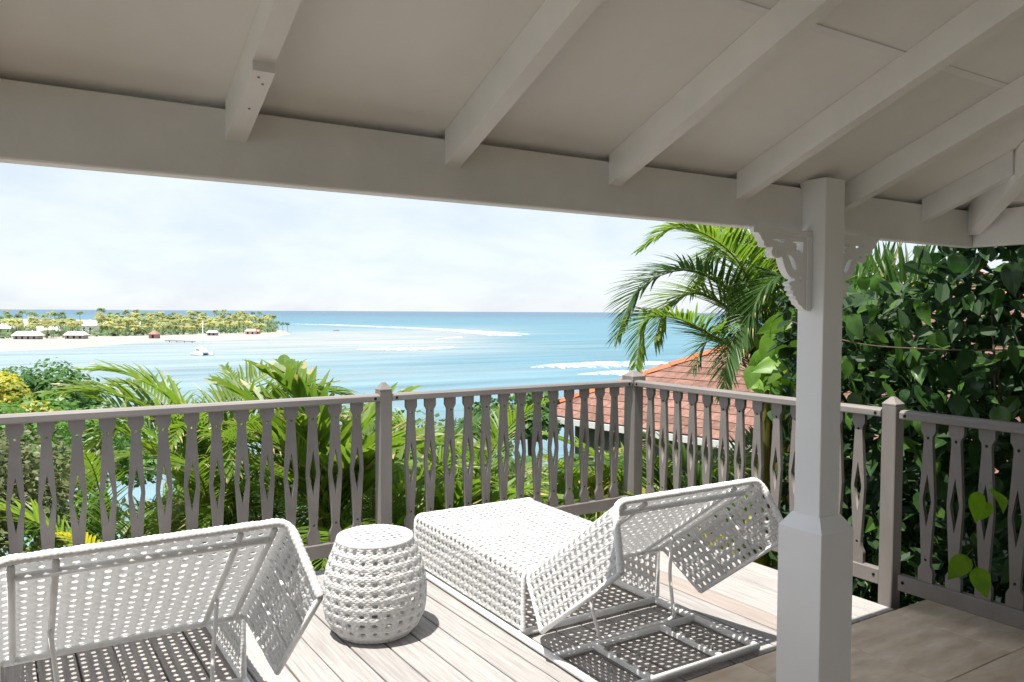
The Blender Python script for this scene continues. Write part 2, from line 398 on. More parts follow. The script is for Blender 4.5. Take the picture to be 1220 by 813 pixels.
# ================================================================== RAILINGS
ZT, TH = 1.08, .046
def bal_outline():
    h = [(.039, .846), (.039, .80), (.0375, .795), (.024, .772), (.023, .745), (.041, .432), (.041, .428), (.023, .118), (.024, .092), (.0375, .068), (.039, .062), (.039, 0)]
    return [(x, y) for x, y in h] + [(-x, y) for x, y in reversed(h)]
bal_me = flat_mesh('baluster', [bal_outline(), circle(0, .762, .0078, 10), circle(0, .118, .0078, 10), [(0, .575), (.0225, .44), (.0225, .424), (0, .29), (-.0225, .424), (-.0225, .44)]], .024, M['rail'])
hole_me = MB().tube([(0, 0, 0), (0, -.003, 0)], .0085, 10).mesh('bolt_hole_shade', M['hole'])  # dark plugs on the rails, coloured as the shade inside bolt holes
def railing(name, p0, p1, n, label, inward, end_holes=(1, 1)):
    p0 = Vector(p0); p1 = Vector(p1); dv = p1 - p0; Ln = dv.length; ang = math.atan2(dv.y, dv.x)
    r = empty(name, (p0.x, p0.y, 0), label, 'railing', 'taupe railing sections round the deck', ang); 
    # local frame: x along the run, y = left of it
    w2 = .041
    prof = [(-w2, ZT-TH+.006), (-w2+.006, ZT-TH), (w2-.006, ZT-TH), (w2, ZT-TH+.006), (w2, ZT-.012), (w2-.012, ZT-.001), (0, ZT+.002), (-w2+.012, ZT-.001), (-w2, ZT-.012)]
    m = MB(); m.prism(prof, 'x', 0, Ln); tr = link('top_rail', m.mesh('top_rail', M['railtop']), r)
    m = MB(); m.box((0, -.024, .10), (Ln, .024, .187), bev=.005); brl = link('bottom_rail', m.mesh('bottom_rail', M['rail']), r)
    for i in range(n):
        x = Ln * (i + 1) / (n + 1)
        link('baluster', bal_me, r, (x, rnd(-.002, .002), .1875), (R(90), rnd(-.006, .006), rnd(-.012, .012)))
    sgn = -1 if inward < 0 else 1
    for rail_, z, yy in ((tr, ZT - .026, w2), (brl, .15, .024)):
        for e, xx in ((end_holes[0], .03), (end_holes[1], Ln - .03)):
            if e: link('bolt_hole_shade', hole_me, rail_, (xx, sgn * yy, z), (0, 0, 0 if sgn < 0 else math.pi))
    return r
PW = .082
def post(x, y, w_, label, ztop, cap_h, chamfer=0.004, capw=0):
    p = empty('railing_post', (x, y, 0), label, 'post', 'taupe railing posts'); h = w_/2
    m = MB(); m.box((x-h, y-h, -.25), (x+h, y+h, ztop), bev=chamfer); m.build('shaft', M['rail'], p)
    hc = h + capw; m = MB()
    z = ztop + .001; lo = z - (.045 if capw else 0)
    vs = [(x-hc,y-hc,lo),(x+hc,y-hc,lo),(x+hc,y+hc,lo),(x-hc,y+hc,lo),(x-hc,y-hc,z+.008),(x+hc,y-hc,z+.008),(x+hc,y+hc,z+.008),(x-hc,y+hc,z+.008)]
    f_ = .22 * hc
    vs += [(x-f_,y-f_,z+cap_h),(x+f_,y-f_,z+cap_h),(x+f_,y+f_,z+cap_h),(x-f_,y+f_,z+cap_h)]
    m.add(vs, [(3,2,1,0),(0,1,5,4),(1,2,6,5),(2,3,7,6),(3,0,4,7),(4,5,9,8),(5,6,10,9),(6,7,11,10),(7,4,8,11),(8,9,10,11)])
    m.build('cap', M['railtop'], p)
    return p
XP0, XP1 = -.17, 1.985
post(XP0, RAILY, PW, 'taupe railing post just beyond the left edge, behind the nearer lounger', 1.10, .045)
post(XP1, RAILY, PW, 'taupe post with pointed cap between the two seaward railing sections', 1.10, .05)
post(RAILX + .012, RAILY + .012, .118, 'thick taupe corner post with faceted cap where the railings turn', 1.10, .05, .018, .004)
post(RAILX + .01, 2.505, PW, 'dark shaded railing post with pointed cap right of the column', 1.10, .045)
h = PW/2 + .001
railing('railing', (XP0 - 2.1, RAILY, 0), (XP0 - h, RAILY, 0), 13, 'taupe railing section outside the left edge of the deck', -1)
railing('railing', (XP0 + h, RAILY, 0), (XP1 - h, RAILY, 0), 14, 'taupe railing section behind the left lounger, in front of the bay', -1)
railing('railing', (XP1 + h, RAILY, 0), (RAILX - .05, RAILY, 0), 13, 'taupe railing section between the pointed post and the thick corner post', -1)
railing('railing', (RAILX, RAILY - .05, 0), (RAILX, 2.505 + h, 0), 13, 'taupe railing section running from the corner post behind the column', -1)
railing('railing', (RAILX, 2.505 - h - .025, 0), (RAILX, .4, 0), 13, 'dark shaded railing section at the right edge beside the tiles', -1)

# ================================================================== WOVEN FURNITURE
def weave(mb, Sf, nu, nv, hole=.255, t=.007, closed=False, keep=None, mi=0):
    eps = 1e-3
    def nrm(u, v):
        a = (Sf(min(u+eps, 1 if not closed else 9), v) - Sf(max(u-eps, 0 if not closed else -9), v)); b = (Sf(u, min(v+eps, 1)) - Sf(u, max(v-eps, 0)))
        n = a.cross(b); return n.normalized() if n.length > 1e-12 else Vector((0, 0, 1))
    vs = []; fs = []; idx = {}; rg = random.Random(nu*31+nv)
    def vert(u, v, h, key=None):
        if key is not None and key in idx: return idx[key]
        p = Sf(u, v); n = nrm(u, v); h *= rg.uniform(.85, 1.12); n0 = n*rg.uniform(-.0006, .0006); vs.append(p + n0 + n * h); vs.append(p + n0 - n * h); i = len(vs) - 2
        if key is not None: idx[key] = i
        return i
    ring = [(0,0),(1,0),(2,0),(2,1),(2,2),(1,2),(0,2),(0,1)]
    for a in range(nu):
        for b in range(nv):
            if keep and not keep(a, b): hl = False
            else: hl = True
            o = []; c = []
            for (i, j) in ring:
                I, J = 2*a+i, 2*b+j
                key = (I % (2*nu) if closed else I, J)
                hh = t if (i != 1 and j != 1) else t * .85
                o.append(vert(I/(2*nu), J/(2*nv), hh, key))
                di, dj = i-1, j-1; kx = .74 if di and dj else 1
                c.append((di*hole*kx, dj*hole*kx))
            if not hl:
                ci = vert((2*a+1)/(2*nu), (2*b+1)/(2*nv), t*.6)
                for q in range(8):
                    r_ = (q+1) % 8
                    fs.append((o[q], o[r_], ci)); fs.append((o[r_]+1, o[q]+1, ci+1))
                continue
            jx, jy, js = rg.uniform(-.035, .035), rg.uniform(-.035, .035), rg.uniform(.86, 1.1); c = [(x_*js*rg.uniform(.93, 1.07) + jx, y_*js*rg.uniform(.93, 1.07) + jy) for x_, y_ in c]
            ci = [vert((2*a+1+2*dx_)/(2*nu), (2*b+1+2*dy_)/(2*nv), t*.45) for dx_, dy_ in c]
            for q in range(8):
                r_ = (q+1) % 8
                fs.append((o[q], o[r_], ci[r_], ci[q])); fs.append((o[r_]+1, o[q]+1, ci[q]+1, ci[r_]+1)); fs.append((ci[q], ci[r_], ci[r_]+1, ci[q]+1))
    mb.add(vs, fs, mi, True)
def roped(mb, path, r, period=.017, n=8):     # a tube wrapped in cord: the radius ripples along it
    path = [Vector(p) for p in path]; pts = []; rr = []
    for a, b in zip(path[:-1], path[1:]):
        ln = (b-a).length; k = max(1, int(round(ln / (period/3))))
        for i in range(k):
            pts.append(a.lerp(b, i/k))
    pts.append(path[-1])
    for i in range(len(pts)): rr.append(r * (1.05, 1.03, .94)[i % 3] * (1 + .05*math.sin(i*.37)))
    mb.tube(pts, rr, n)
def arc_path(pts, rad, n=5):                  # rounds the corners of a polyline
    pts = [Vector(p) for p in pts]; o = [pts[0]]
    for a, b, c in zip(pts[:-2], pts[1:-1], pts[2:]):
        u = (a-b); v = (c-b); d = min(rad, u.length*.45, v.length*.45); p = b + u.normalized()*d; q = b + v.normalized()*d
        for i in range(n+1):
            t = i/n; o.append((1-t)**2*p + 2*t*(1-t)*b + t*t*q)
    o.append(pts[-1]); return o
W_, HS, LS, LB = .87, .34, 1.2, .81
def lounge(name, loc, angle, rz, label, seat_len):
    r = empty(name, loc, label, 'sun lounger', 'white woven loungers on the deck', rz)
    def section(drop, rc=.045):               # inverted-U cross-section: arc length -> (x, down)
        P = arc_path([(0, 0, -drop), (0, 0, 0), (W_, 0, 0), (W_, 0, -drop)], rc, 6)
        ls = [0]
        for a, b in zip(P[:-1], P[1:]): ls.append(ls[-1] + (b-a).length)
        return P, ls
    def along(P, ls, v):
        s = v * ls[-1]
        for i in range(len(P)-1):
            if s <= ls[i+1] or i == len(P)-2:
                t = (s - ls[i]) / max(1e-9, ls[i+1]-ls[i]); q = P[i].lerp(P[i+1], t); return q
    base = section(.29)
    # seat: flat, aprons hanging straight down
    def S1(u, v):
        q = along(*base, v); sag = -.012*math.sin(math.pi*u)*max(0, 1-abs(q.x/W_*2-1))
        return Vector((q.x, .02 + u*seat_len, HS + q.z + (sag if q.z > -.01 else 0)))
    m = MB(); weave(m, S1, int(seat_len/.048), 30); me = m.mesh('seat', M['wicker']); seat = link('seat', me, r)
    dr = .29
    for y in (.02, .02 + seat_len):
        m = MB(); m_path = arc_path([(0, y, HS-dr), (0, y, HS), (W_, y, HS), (W_, y, HS-dr)], .045, 6); roped(m, m_path, .0125)
        link('rim', m.mesh('rim', M['rope']), seat)
    # backrest: the same section turned up about the hinge, its wings tapering to the top
    th = R(angle); e1 = Vector((0, -math.cos(th), math.sin(th))); e2 = Vector((0, -math.sin(th), -math.cos(th)))
    H0 = Vector((0, -.012, HS))
    def B(x, s, d): return H0 + Vector((x, 0, 0)) + e1*s + e2*d
    def wing(s, d):                            # maps full drop (0...29) and s (0..LB) to the tapered wing
        k = d/.29; s0 = .07*k; s1 = LB - .05*k; dd = d * (1 - .07*(s/LB)); return s0 + s/LB*(s1-s0), dd
    def S2(u, v):
        q = along(*base, v); s, d = wing(u*LB, -q.z); q = Vector((q.x + (.065*q.z/-.29)*(1 if q.x > W_/2 else -1), 0, q.z))
        sag = .012*math.sin(math.pi*u)*max(0, 1-abs(q.x/W_*2-1)) if q.z > -.01 else 0
        return B(q.x, s, d + sag)
    m = MB(); weave(m, S2, 17, 30); bk = link('backrest', m.mesh('backrest', M['wicker']), r)
    m = MB()
    def w3(x, s, d): s2, d2 = wing(s, d); return B(x + (.065*d/.29)*(1 if x > W_/2 else -1), s2, d2)
    top = arc_path([w3(0, LB, .29), w3(0, LB, 0), w3(W_, LB, 0), w3(W_, LB, .29)], .055, 7); roped(m, top, .0155); link('rim', m.mesh('rim', M['rope']), bk); m = MB()
    bot = arc_path([w3(0, 0, .29), w3(0, 0, 0), w3(W_, 0, 0), w3(W_, 0, .29)], .05, 7); roped(m, bot, .0125); link('rim', m.mesh('rim', M['rope']), bk)
    for x in (0, W_):
        m = MB(); m.tube([w3(x, 0, .29), w3(x, LB, .29)], .0115, 8); link('rim', m.mesh('rim', M['rope']), bk)
    for x in (.05, .165, W_-.165, W_-.05):
        m = MB(); m.tube([B(x, .01, .02), B(x, LB-.01, .02)], .011, 8); link('rib', m.mesh('rib', M['tube']), bk)
    m = MB(); m.tube([B(.06, LB-.07, .026), B(W_-.06, LB-.07, .026)], .0125, 8); link('rib', m.mesh('rib', M['tube']), bk)
    m = MB(); m.tube([B(.02, .015, .02), B(W_-.02, .015, .02)], .0125, 8); link('rib', m.mesh('rib', M['tube']), bk)
    for x in (.012, W_-.012):                  # flat bars along the wings
        for s_ in (.27, .54):
            m = MB(); p0 = w3(x, s_, .01); p1 = w3(x, s_, .28); 
            m.tube([p0, p1], .006, 6); link('wing_bar', m.mesh('wing_bar', M['tube']), bk)
    # base frame lying on the deck
    fz = .022; fr = []
    m = MB()
    for x in (-.012, W_+.012): m.tube([(x, .02+seat_len, fz), (x, -.66, fz)], .0165, 10)
    for y in (.05, -.25, -.66, seat_len-.02): m.tube([(-.012, y, fz+.002), (W_+.012, y, fz+.002)], .0165, 10)
    fo = link('base_frame', m.mesh('base_frame', M['tube']), r)
    for x in (.225, W_-.225):
        m = MB(); m.box((x-.013, -.65, fz-.01), (x+.013, -.255, fz+.016), bev=.003); rt = link('ratchet_bar', m.mesh('ratchet_bar', M['tube']), r)
        for y in (-.36, -.44, -.52, -.60):
            m = MB(); m.prism([(y, fz+.016), (y+.03, fz+.016), (y+.012, fz+.034), (y-.006, fz+.04)], 'x', x-.006, x+.006); link('hook', m.mesh('hook', M['hook']), rt)
    m = MB(); pa = B(.16, .28, .03); pb = B(W_-.16, .28, .03)
    yb_ = -.30; zb2 = .075
    prop = arc_path([pa, pa + Vector((.02, -.01, -.2)), (.20, yb_-.02, zb2+.02), (.23, yb_, zb2), (W_-.23, yb_, zb2), (W_-.20, yb_-.02, zb2+.02), pb + Vector((-.02, -.01, -.2)), pb], .03, 4)
    m.tube(prop, .0085, 8); link('prop', m.mesh('prop', M['tube']), r)
    return r
lounge('lounger', (2.085, 3.14, 0), 36.3, R(-.4), 'white woven lounger with raised back between the stool and the column', 1.22)
lounge('lounger', (-.06, 3.345, 0), 40.4, R(.2), 'white woven lounger with raised back at the left edge of the deck', 1.14)

# ---- drum stool
sc_ = at(445.5, 741, z=.0); SX, SY = 1.525, 3.66
st = empty('woven_stool', (SX, SY, 0), 'white woven drum stool with round holes between the two loungers', 'stool')
prof = [(.178, .012), (.212, .045), (.236, .09), (.249, .15), (.252, .21), (.247, .27), (.234, .33), (.214, .39), (.194, .44), (.183, .468)]
pl = [0]
for a, b in zip(prof[:-1], prof[1:]): pl.append(pl[-1] + math.hypot(b[0]-a[0], b[1]-a[1]))
def prof_at(v):
    s = v * pl[-1]
    for i in range(len(prof)-1):
        if s <= pl[i+1] or i == len(prof)-2:
            t = (s-pl[i])/(pl[i+1]-pl[i]); return prof[i][0]+(prof[i+1][0]-prof[i][0])*t, prof[i][1]+(prof[i+1][1]-prof[i][1])*t
def SS(u, v):
    rr_, z = prof_at(v); th = 2*math.pi*u
    return Vector((rr_*math.cos(th), rr_*math.sin(th), z))
m = MB(); weave(m, SS, 24, 10, .215, .009, True, keep=lambda a, b: 0 < b < 10)
body = link('woven_body', m.mesh('woven_body', M['wicker']), st)
def ST(u, v):
    rr_ = .012 + .178*v; th = 2*math.pi*u
    return Vector((rr_*math.cos(th), rr_*math.sin(th), .482 - .004*v*v))
m = MB()
def top_grid():
    n = 10; p = .375/n
    def SG(u, v):
        x, y = u*2-1, v*2-1
        # square to disc
        return Vector((.176*x*math.sqrt(1-y*y/2), .176*y*math.sqrt(1-x*x/2), .483 - .006*(x*x+y*y)/2))
    weave(m, SG, 8, 8, .26, .006, keep=lambda a, b: 0 < a < 7 and 0 < b < 7)
top_grid(); link('woven_top', m.mesh('woven_top', M['wicker']), st)
m = MB()
ringp = [(.176*math.cos(2*math.pi*i/72), .176*math.sin(2*math.pi*i/72), .470) for i in range(73)]; roped(m, ringp, .0165, .02); link('rim', m.mesh('rim', M['rope']), st); m = MB()
ringp = [(.178*math.cos(2*math.pi*i/72), .178*math.sin(2*math.pi*i/72), .016) for i in range(73)]; roped(m, ringp, .013, .02)
link('rim', m.mesh('rim', M['rope']), st)

# ================================================================== SEA, SAND SPIT, HILLSIDE
SEA = -14.4
FWD = Vector((math.sin(R(YAW)), math.cos(R(YAW)), 0)); RGT = Vector((math.cos(R(YAW)), -math.sin(R(YAW)), 0))
def sea_material():
    m = bpy.data.materials.new('sea_water'); m.use_nodes = True; t = m.node_tree; n = t.nodes; l = t.links; n.clear()
    o = n.new('ShaderNodeOutputMaterial'); p = n.new('ShaderNodeBsdfPrincipled')
    p.inputs['Roughness'].default_value = .34; p.inputs['Specular IOR Level'].default_value = .22
    g = n.new('ShaderNodeNewGeometry')
    def dot(v):
        d = n.new('ShaderNodeVectorMath'); d.operation = 'DOT_PRODUCT'; d.inputs[1].default_value = v; l.new(g.outputs['Position'], d.inputs[0]); return d.outputs['Value']
    def mr(x, a, b, c=0, d=1, smooth=True):
        q = n.new('ShaderNodeMapRange'); q.interpolation_type = 'SMOOTHSTEP' if smooth else 'LINEAR'
        for k, vv in zip((1,2,3,4), (a,b,c,d)): q.inputs[k].default_value = vv
        l.new(x, q.inputs[0]); return q.outputs[0]
    def math_(op, a, b):
        q = n.new('ShaderNodeMath'); q.operation = op
        for k, x in enumerate((a, b)):
            if isinstance(x, (int, float)): q.inputs[k].default_value = x
            else: l.new(x, q.inputs[k])
        return q.outputs[0]
    def noise(scale, sc, det=5):
        mp = n.new('ShaderNodeMapping'); mp.inputs['Scale'].default_value = sc; mp.inputs['Rotation'].default_value = (0, 0, R(YAW))
        l.new(g.outputs['Position'], mp.inputs[0]); q = n.new('ShaderNodeTexNoise'); q.inputs['Scale'].default_value = scale; q.inputs['Detail'].default_value = det; l.new(mp.outputs[0], q.inputs['Vector']); return q.outputs['Fac']
    lat, dep = dot(RGT), dot(FWD)
    patch = noise(.012, (.5, 1.5, 1), 4)
    lat2 = math_('ADD', lat, math_('MULTIPLY', math_('SUBTRACT', patch, .5), 220))
    deep_side = mr(lat2, -115, 55)
    far_ = mr(dep, 330, 1100)
    deep = math_('MAXIMUM', math_('MULTIPLY', deep_side, .85), math_('MULTIPLY', far_, .9))
    def mix(f, a, b):
        q = n.new('ShaderNodeMixRGB'); l.new(f, q.inputs[0])
        for k, x in ((1, a), (2, b)):
            if isinstance(x, tuple): q.inputs[k].default_value = (*x, 1)
            else: l.new(x, q.inputs[k])
        return q.outputs[0]
    c = mix(deep, (.225, .30, .325), (.050, .185, .25))
    c = mix(mr(dep, 700, 3500), c, (.055, .13, .20))
    # the pale sandy reef off the point
    reef = math_('MULTIPLY', math_('MULTIPLY', mr(lat, -190, -110), mr(lat, 20, -50)), math_('MULTIPLY', mr(dep, 270, 360), mr(dep, 760, 560)))
    c = mix(math_('MULTIPLY', reef, mr(noise(.03, (.4, 1.6, 1)), .3, .6, .35, .9)), c, (.31, .325, .315))
    # streaks of darker and paler water
    stv = n.new('ShaderNodeHueSaturation'); l.new(mr(noise(.06, (.25, 1.8, 1), 7), .3, .7, .72, 1.2, False), stv.inputs['Value']); l.new(c, stv.inputs['Color'])
    l.new(stv.outputs[0], p.inputs['Base Color'])
    bp = n.new('ShaderNodeBump'); bp.inputs['Strength'].default_value = .8; bp.inputs['Distance'].default_value = .5
    l.new(math_('ADD', noise(.55, (.6, 1.4, 1), 6), math_('MULTIPLY', noise(.12, (.5, 1.4, 1), 4), 2)), bp.inputs['Height']); l.new(bp.outputs[0], p.inputs['Normal'])
    l.new(p.outputs[0], o.inputs[0]); return m
M['sea'] = sea_material()
m = MB(); rs = [0, 60, 150, 300, 600, 1200, 3000, 8000, 20000, 50000]; vs = [(0, 0, SEA)]; fs = []; ns = 48
for r_ in rs[1:]:
    for j in range(ns): vs.append((r_*math.cos(2*math.pi*j/ns), r_*math.sin(2*math.pi*j/ns), SEA))
for j in range(ns): fs.append((0, 1+j, 1+(j+1) % ns))
for i in range(len(rs)-2):
    for j in range(ns):
        q = (j+1) % ns; a = 1+i*ns; fs.append((a+j, a+ns+j, a+ns+q, a+q))
m.add(vs, fs); sea = m.build('sea', M['sea']); tag(sea, kind='structure')

# hillside under the deck, falling to the water
M['soil'] = material('hillside_ground', (.075, .085, .035), .95, .1, (1.2, 8, .5), (3, .6, .1), col2=(.10, .075, .045))
def hill_z(x, y):
    p = Vector((x, y, 0)); d = max(0, p.dot(FWD)); lt = p.dot(RGT)
    z = -2.3 - max(0, d - 5.5) * .21 - .0022 * max(0, d - 5.5) ** 2
    z += .035 * max(0, lt) ** 1.15 + .25*math.sin(x*.6)*math.cos(y*.5)
    return max(z, SEA - 2.5)
m = MB(); nx, ny = 60, 60; vs = []; fs = []
for i in range(nx+1):
    for j in range(ny+1):
        lt = -70 + 150*i/nx; d = -12 + 100*j/ny; p = FWD*d + RGT*lt; vs.append((p.x, p.y, hill_z(p.x, p.y)))
for i in range(nx):
    for j in range(ny): a = i*(ny+1)+j; fs.append((a, a+ny+1, a+ny+2, a+1))
m.add(vs, fs, 0, True); hs = m.build('hillside', M['soil']); tag(hs, kind='structure')

# sand spit
M['sand'] = material('coral_sand', (.36, .345, .315), .95, .1, (.08, 6, .15))
shore = [(-60, 424), (0, 419.5), (45, 417.5), (88, 415.5), (147, 410.5), (180, 408.5), (201, 406.8), (258, 406.3), (300, 405), (330, 402), (350, 398.2), (343, 394.5), (320, 391), (280, 388), (200, 384.5), (100, 381.5), (0, 380), (-60, 380)]
m = MB(); pts = [at(x, y, z=SEA) for x, y in shore]; n = len(pts)
cen = sum(pts, Vector()) / n
inn = [p.lerp(cen, .06) for p in pts]
for p in inn: p.z = SEA + .9
for p in pts: p.z = SEA - .25
m.add(pts + inn, [(i, (i+1) % n, n+(i+1) % n, n+i) for i in range(n)] + [tuple(range(n, 2*n))]); sp = m.build('sand_spit', M['sand']); tag(sp, kind='structure')
GZ = SEA + .9

# far palms
def far_palm_mesh(name, h, seed, leaf, rad):
    random.seed(seed); m = MB(); lean = Vector((rnd(-1.2, 1.2), rnd(-1.2, 1.2), 0))
    path = [Vector((0, 0, -.4)), lean*.25 + Vector((0, 0, h*.4)), lean*.7 + Vector((0, 0, h*.75)), lean + Vector((0, 0, h))]
    m.tube(path, [.24, .17, .14, .12], 5, 1); top = path[-1]
    for k in range(17):
        a = 2*math.pi*k/17 + rnd(-.2, .2); e0 = rnd(.0, 1.2); d = Vector((math.cos(a), math.sin(a), 0)); sd_ = Vector((-math.sin(a), math.cos(a), 0))
        p = top.copy(); e = e0; Lf = rad*rnd(.8, 1.1); prev = None
        for s_ in range(5):
            wd = (.16, .55, .62, .45, .05)[s_]*rad/2.6
            l_, r_, c_ = p + sd_*wd - Vector((0, 0, wd*.55)), p - sd_*wd - Vector((0, 0, wd*.55)), p.copy()
            if prev: m.add([prev[0], prev[2], c_, l_], [(0,1,2,3)]); m.add([prev[2], prev[1], r_, c_], [(0,1,2,3)])
            prev = (l_, r_, c_); p = p + (d*math.cos(e) + Vector((0, 0, math.sin(e))))*Lf/4; e -= .55
    return m.mesh(name, [leaf, M['trunk']])
M['trunk'] = material('palm_trunk', (.20, .16, .12), .9, .1, (6, 5, .3), (20, .5, .02))
M['fp1'] = material('far_palm_yellow', (.45, .45, .20), .7, .2, (1.5, 3, .3), rand=.25, trans=.45)  # far palm colours are paled to stand in for distance haze
M['fp2'] = material('far_palm_green', (.22, .29, .15), .7, .2, (1.5, 3, .3), rand=.3, trans=.45)
M['fp3'] = material('far_palm_olive', (.36, .40, .19), .7, .2, (1.5, 3, .3), rand=.25, trans=.45)
fpm = {}
for s_ in range(4):
    for h in (5.0, 7.0, 8.5, 10.5, 12.5):
        for c_ in ('fp1', 'fp2', 'fp3'): fpm[(s_, h, c_)] = far_palm_mesh('coconut_palm', h, s_+int(h*10), M[c_], 4.3)
random.seed(21)
GROVE = 'coconut palms on the sand spit'
def fpalm(px, py, h, c_, label, sc=1):
    if 93 < px < 115 and py > 391: return      # the pavilion's clearing
    p = at(px, py, z=GZ)
    o = link('coconut_palm', fpm[(random.randrange(4), h, c_)], None, (p.x, p.y, GZ), (0, 0, rnd(0, 6.28)), (sc, sc, sc*rnd(.92, 1.08)))
    tag(o, label + zone(px) if label.endswith(', ') else label, 'palm', GROVE); return o
def base_y(px):      # where the trees begin above the beach
    return 404.5 - px*.023 if px < 330 else 396
def zone(px):
    for lim, t in ((60, 'near the leftmost houses on the spit'), (100, 'left of the white pavilion on the spit'), (140, 'just right of the white pavilion on the spit'), (172, 'left of the red beach hut on the spit'), (196, 'directly behind the red beach hut on the spit'), (222, 'above the dark jetty on the spit'),
                   (250, 'behind the catamaran mast on the spit'), (278, 'right of the catamaran mast on the spit'), (302, 'behind the pink hut on the spit'), (999, 'close to the tip of the spit')):
        if px < lim: return t
front, mid, back = 'short yellowish palm in the front row, ', 'olive palm in the middle rows, ', 'tall dark palm in the back row, '
for i in range(70):
    x = 108 + 212*(i + rnd(-.5, .5))/70
    fpalm(x, base_y(x) - rnd(.3, 3.5), random.choice((5.0, 5.0, 7.0, 8.5)), random.choice(('fp1', 'fp1', 'fp3')), front, rnd(.8, 1.05))
for i in range(100):
    x = 100 + 228*(i + rnd(-.5, .5))/100
    fpalm(x, base_y(x) - rnd(4, 9), random.choice((7.0, 8.5, 10.5)), random.choice(('fp1', 'fp3', 'fp3')), mid, rnd(.85, 1.1))
for i in range(46):
    x = 5 + 325*(i + rnd(-.5, .5))/46
    if 76 < x < 92: continue
    fpalm(x, base_y(x) - rnd(10, 14), random.choice((10.5, 12.5)) if x < 310 else 8.5, random.choice(('fp2', 'fp3', 'fp2')), back, rnd(.9, 1.12))
for x, y in ((332, 393.5), (337, 394.5), (343, 395), (328, 393)): fpalm(x, y, 8.5, 'fp2', 'short green palm at the very tip of the far spit', rnd(.6, .75))
for i in range(52):
    x = rnd(-20, 104); y = rnd(395, 404)
    fpalm(x, y, 8.5, random.choice(('fp1', 'fp1', 'fp3')), 'yellow palm among the white roofs, ', rnd(.7, 1.0))
# rounder green trees in the grove
def leaf_cloud(m, c, rx, ry, rz, n, size, mi=0, lumps=9):
    cs = []
    for _ in range(lumps):
        v = Vector((rnd(-1, 1), rnd(-1, 1), rnd(-.8, 1)))
        if v.length > 1: v.normalize()
        cs.append((Vector((c[0]+v.x*rx*.68, c[1]+v.y*ry*.68, c[2]+v.z*rz*.68)), rnd(.3, .5) if lumps < 30 else rnd(.2, .36)))
    for _ in range(n):
        lc, lr = random.choice(cs); v = Vector((random.gauss(0, 1), random.gauss(0, 1), random.gauss(0, 1))).normalized()*(rnd(.55, 1.0)**.5)
        p = lc + Vector((v.x*rx*lr, v.y*ry*lr, v.z*rz*lr)); s_ = size*rnd(.6, 1.25)
        nrm_ = (v + Vector((rnd(-.7, .7), rnd(-.7, .7), rnd(0, 1.1)))).normalized()
        a = nrm_.orthogonal().normalized(); a = Matrix.Rotation(rnd(0, 6.28), 3, nrm_) @ a; b = nrm_.cross(a)
        m.add([p - a*s_*.5, p + b*s_*.3 - nrm_*s_*.08, p + a*s_*.5 - nrm_*s_*.12, p - b*s_*.3 - nrm_*s_*.08], [(0,1,2,3)], mi)
def tree(name, p, h, crown, mats, label, cat, n, size, group=None, lumps=10, trunk_r=.2):
    r = empty(name, tuple(p), label, cat, group); p = Vector(p)
    m = MB(); top = p + Vector((rnd(-.2, .2), rnd(-.2, .2), h - crown[2]*.5)); m.tube([p - Vector((0,0,.3)), p.lerp(top, .5) + Vector((.1, .05, 0)), top], [trunk_r, trunk_r*.75, trunk_r*.4], 7)
    for k in range(6):
        a = rnd(0, 6.28); b = p.lerp(top, rnd(.45, .9)); e = b + Vector((math.cos(a)*crown[0]*.7, math.sin(a)*crown[1]*.7, rnd(.1, .7)*crown[2]))
        m.tube([b, b.lerp(e, .5) + Vector((0, 0, -.05*h)), e], [trunk_r*.45, trunk_r*.3, trunk_r*.1], 5)
    m.build('trunk', M['trunk'], r)
    m = MB(); leaf_cloud(m, (p.x, p.y, p.z + h), *crown, n, size, 0, lumps); cr_ = m.build('crown', mats, r)
    return r
M['ft'] = material('far_tree_green', (.19, .27, .14), .8, .2, (.7, 3, .35), trans=.3)
for x, y, h, rx, lb in ((2, 396, 8, 7, 'dark green round tree at the extreme left of the far spit'), (72, 391, 8.5, 5.5, 'grey green round tree left of the white pavilion on the spit'), (192, 392, 9, 5, 'dense green round tree in the middle of the far palm grove'),
                        (228, 396, 5, 4, 'low green tree at the beach edge behind the catamaran mast'), (305, 391, 8, 5, 'green round tree near the end of the palm grove'), (285, 393, 6, 4, 'small green tree among the palms near the orange hut')):
    p = at(x, y, z=GZ); tree('broadleaf_tree', p, h, (rx, rx, 3.6), M['ft'], lb, 'tree', 420, 1.1, trunk_r=.25)
m = MB(); random.seed(8)
for _ in range(5200):
    x = rnd(100, 330) if random.random() < .75 else rnd(-20, 100); q = at(x, base_y(x) - rnd(.6, 12), z=GZ); s_ = rnd(.8, 1.9)
    v = Vector((rnd(-1, 1), rnd(-1, 1), rnd(.2, 1.4))).normalized(); a = v.orthogonal().normalized()*s_; b = v.cross(a); c = Vector((q.x, q.y, GZ + abs(random.gauss(0, 1.5)) + .3))
    m.add([c-a, c+b*.7, c+a, c-b*.7], [(0, 1, 2, 3)])
ug = m.build('undergrowth', M['ft']); tag(ug, 'low green undergrowth below the palms of the far spit', 'undergrowth', kind='stuff')
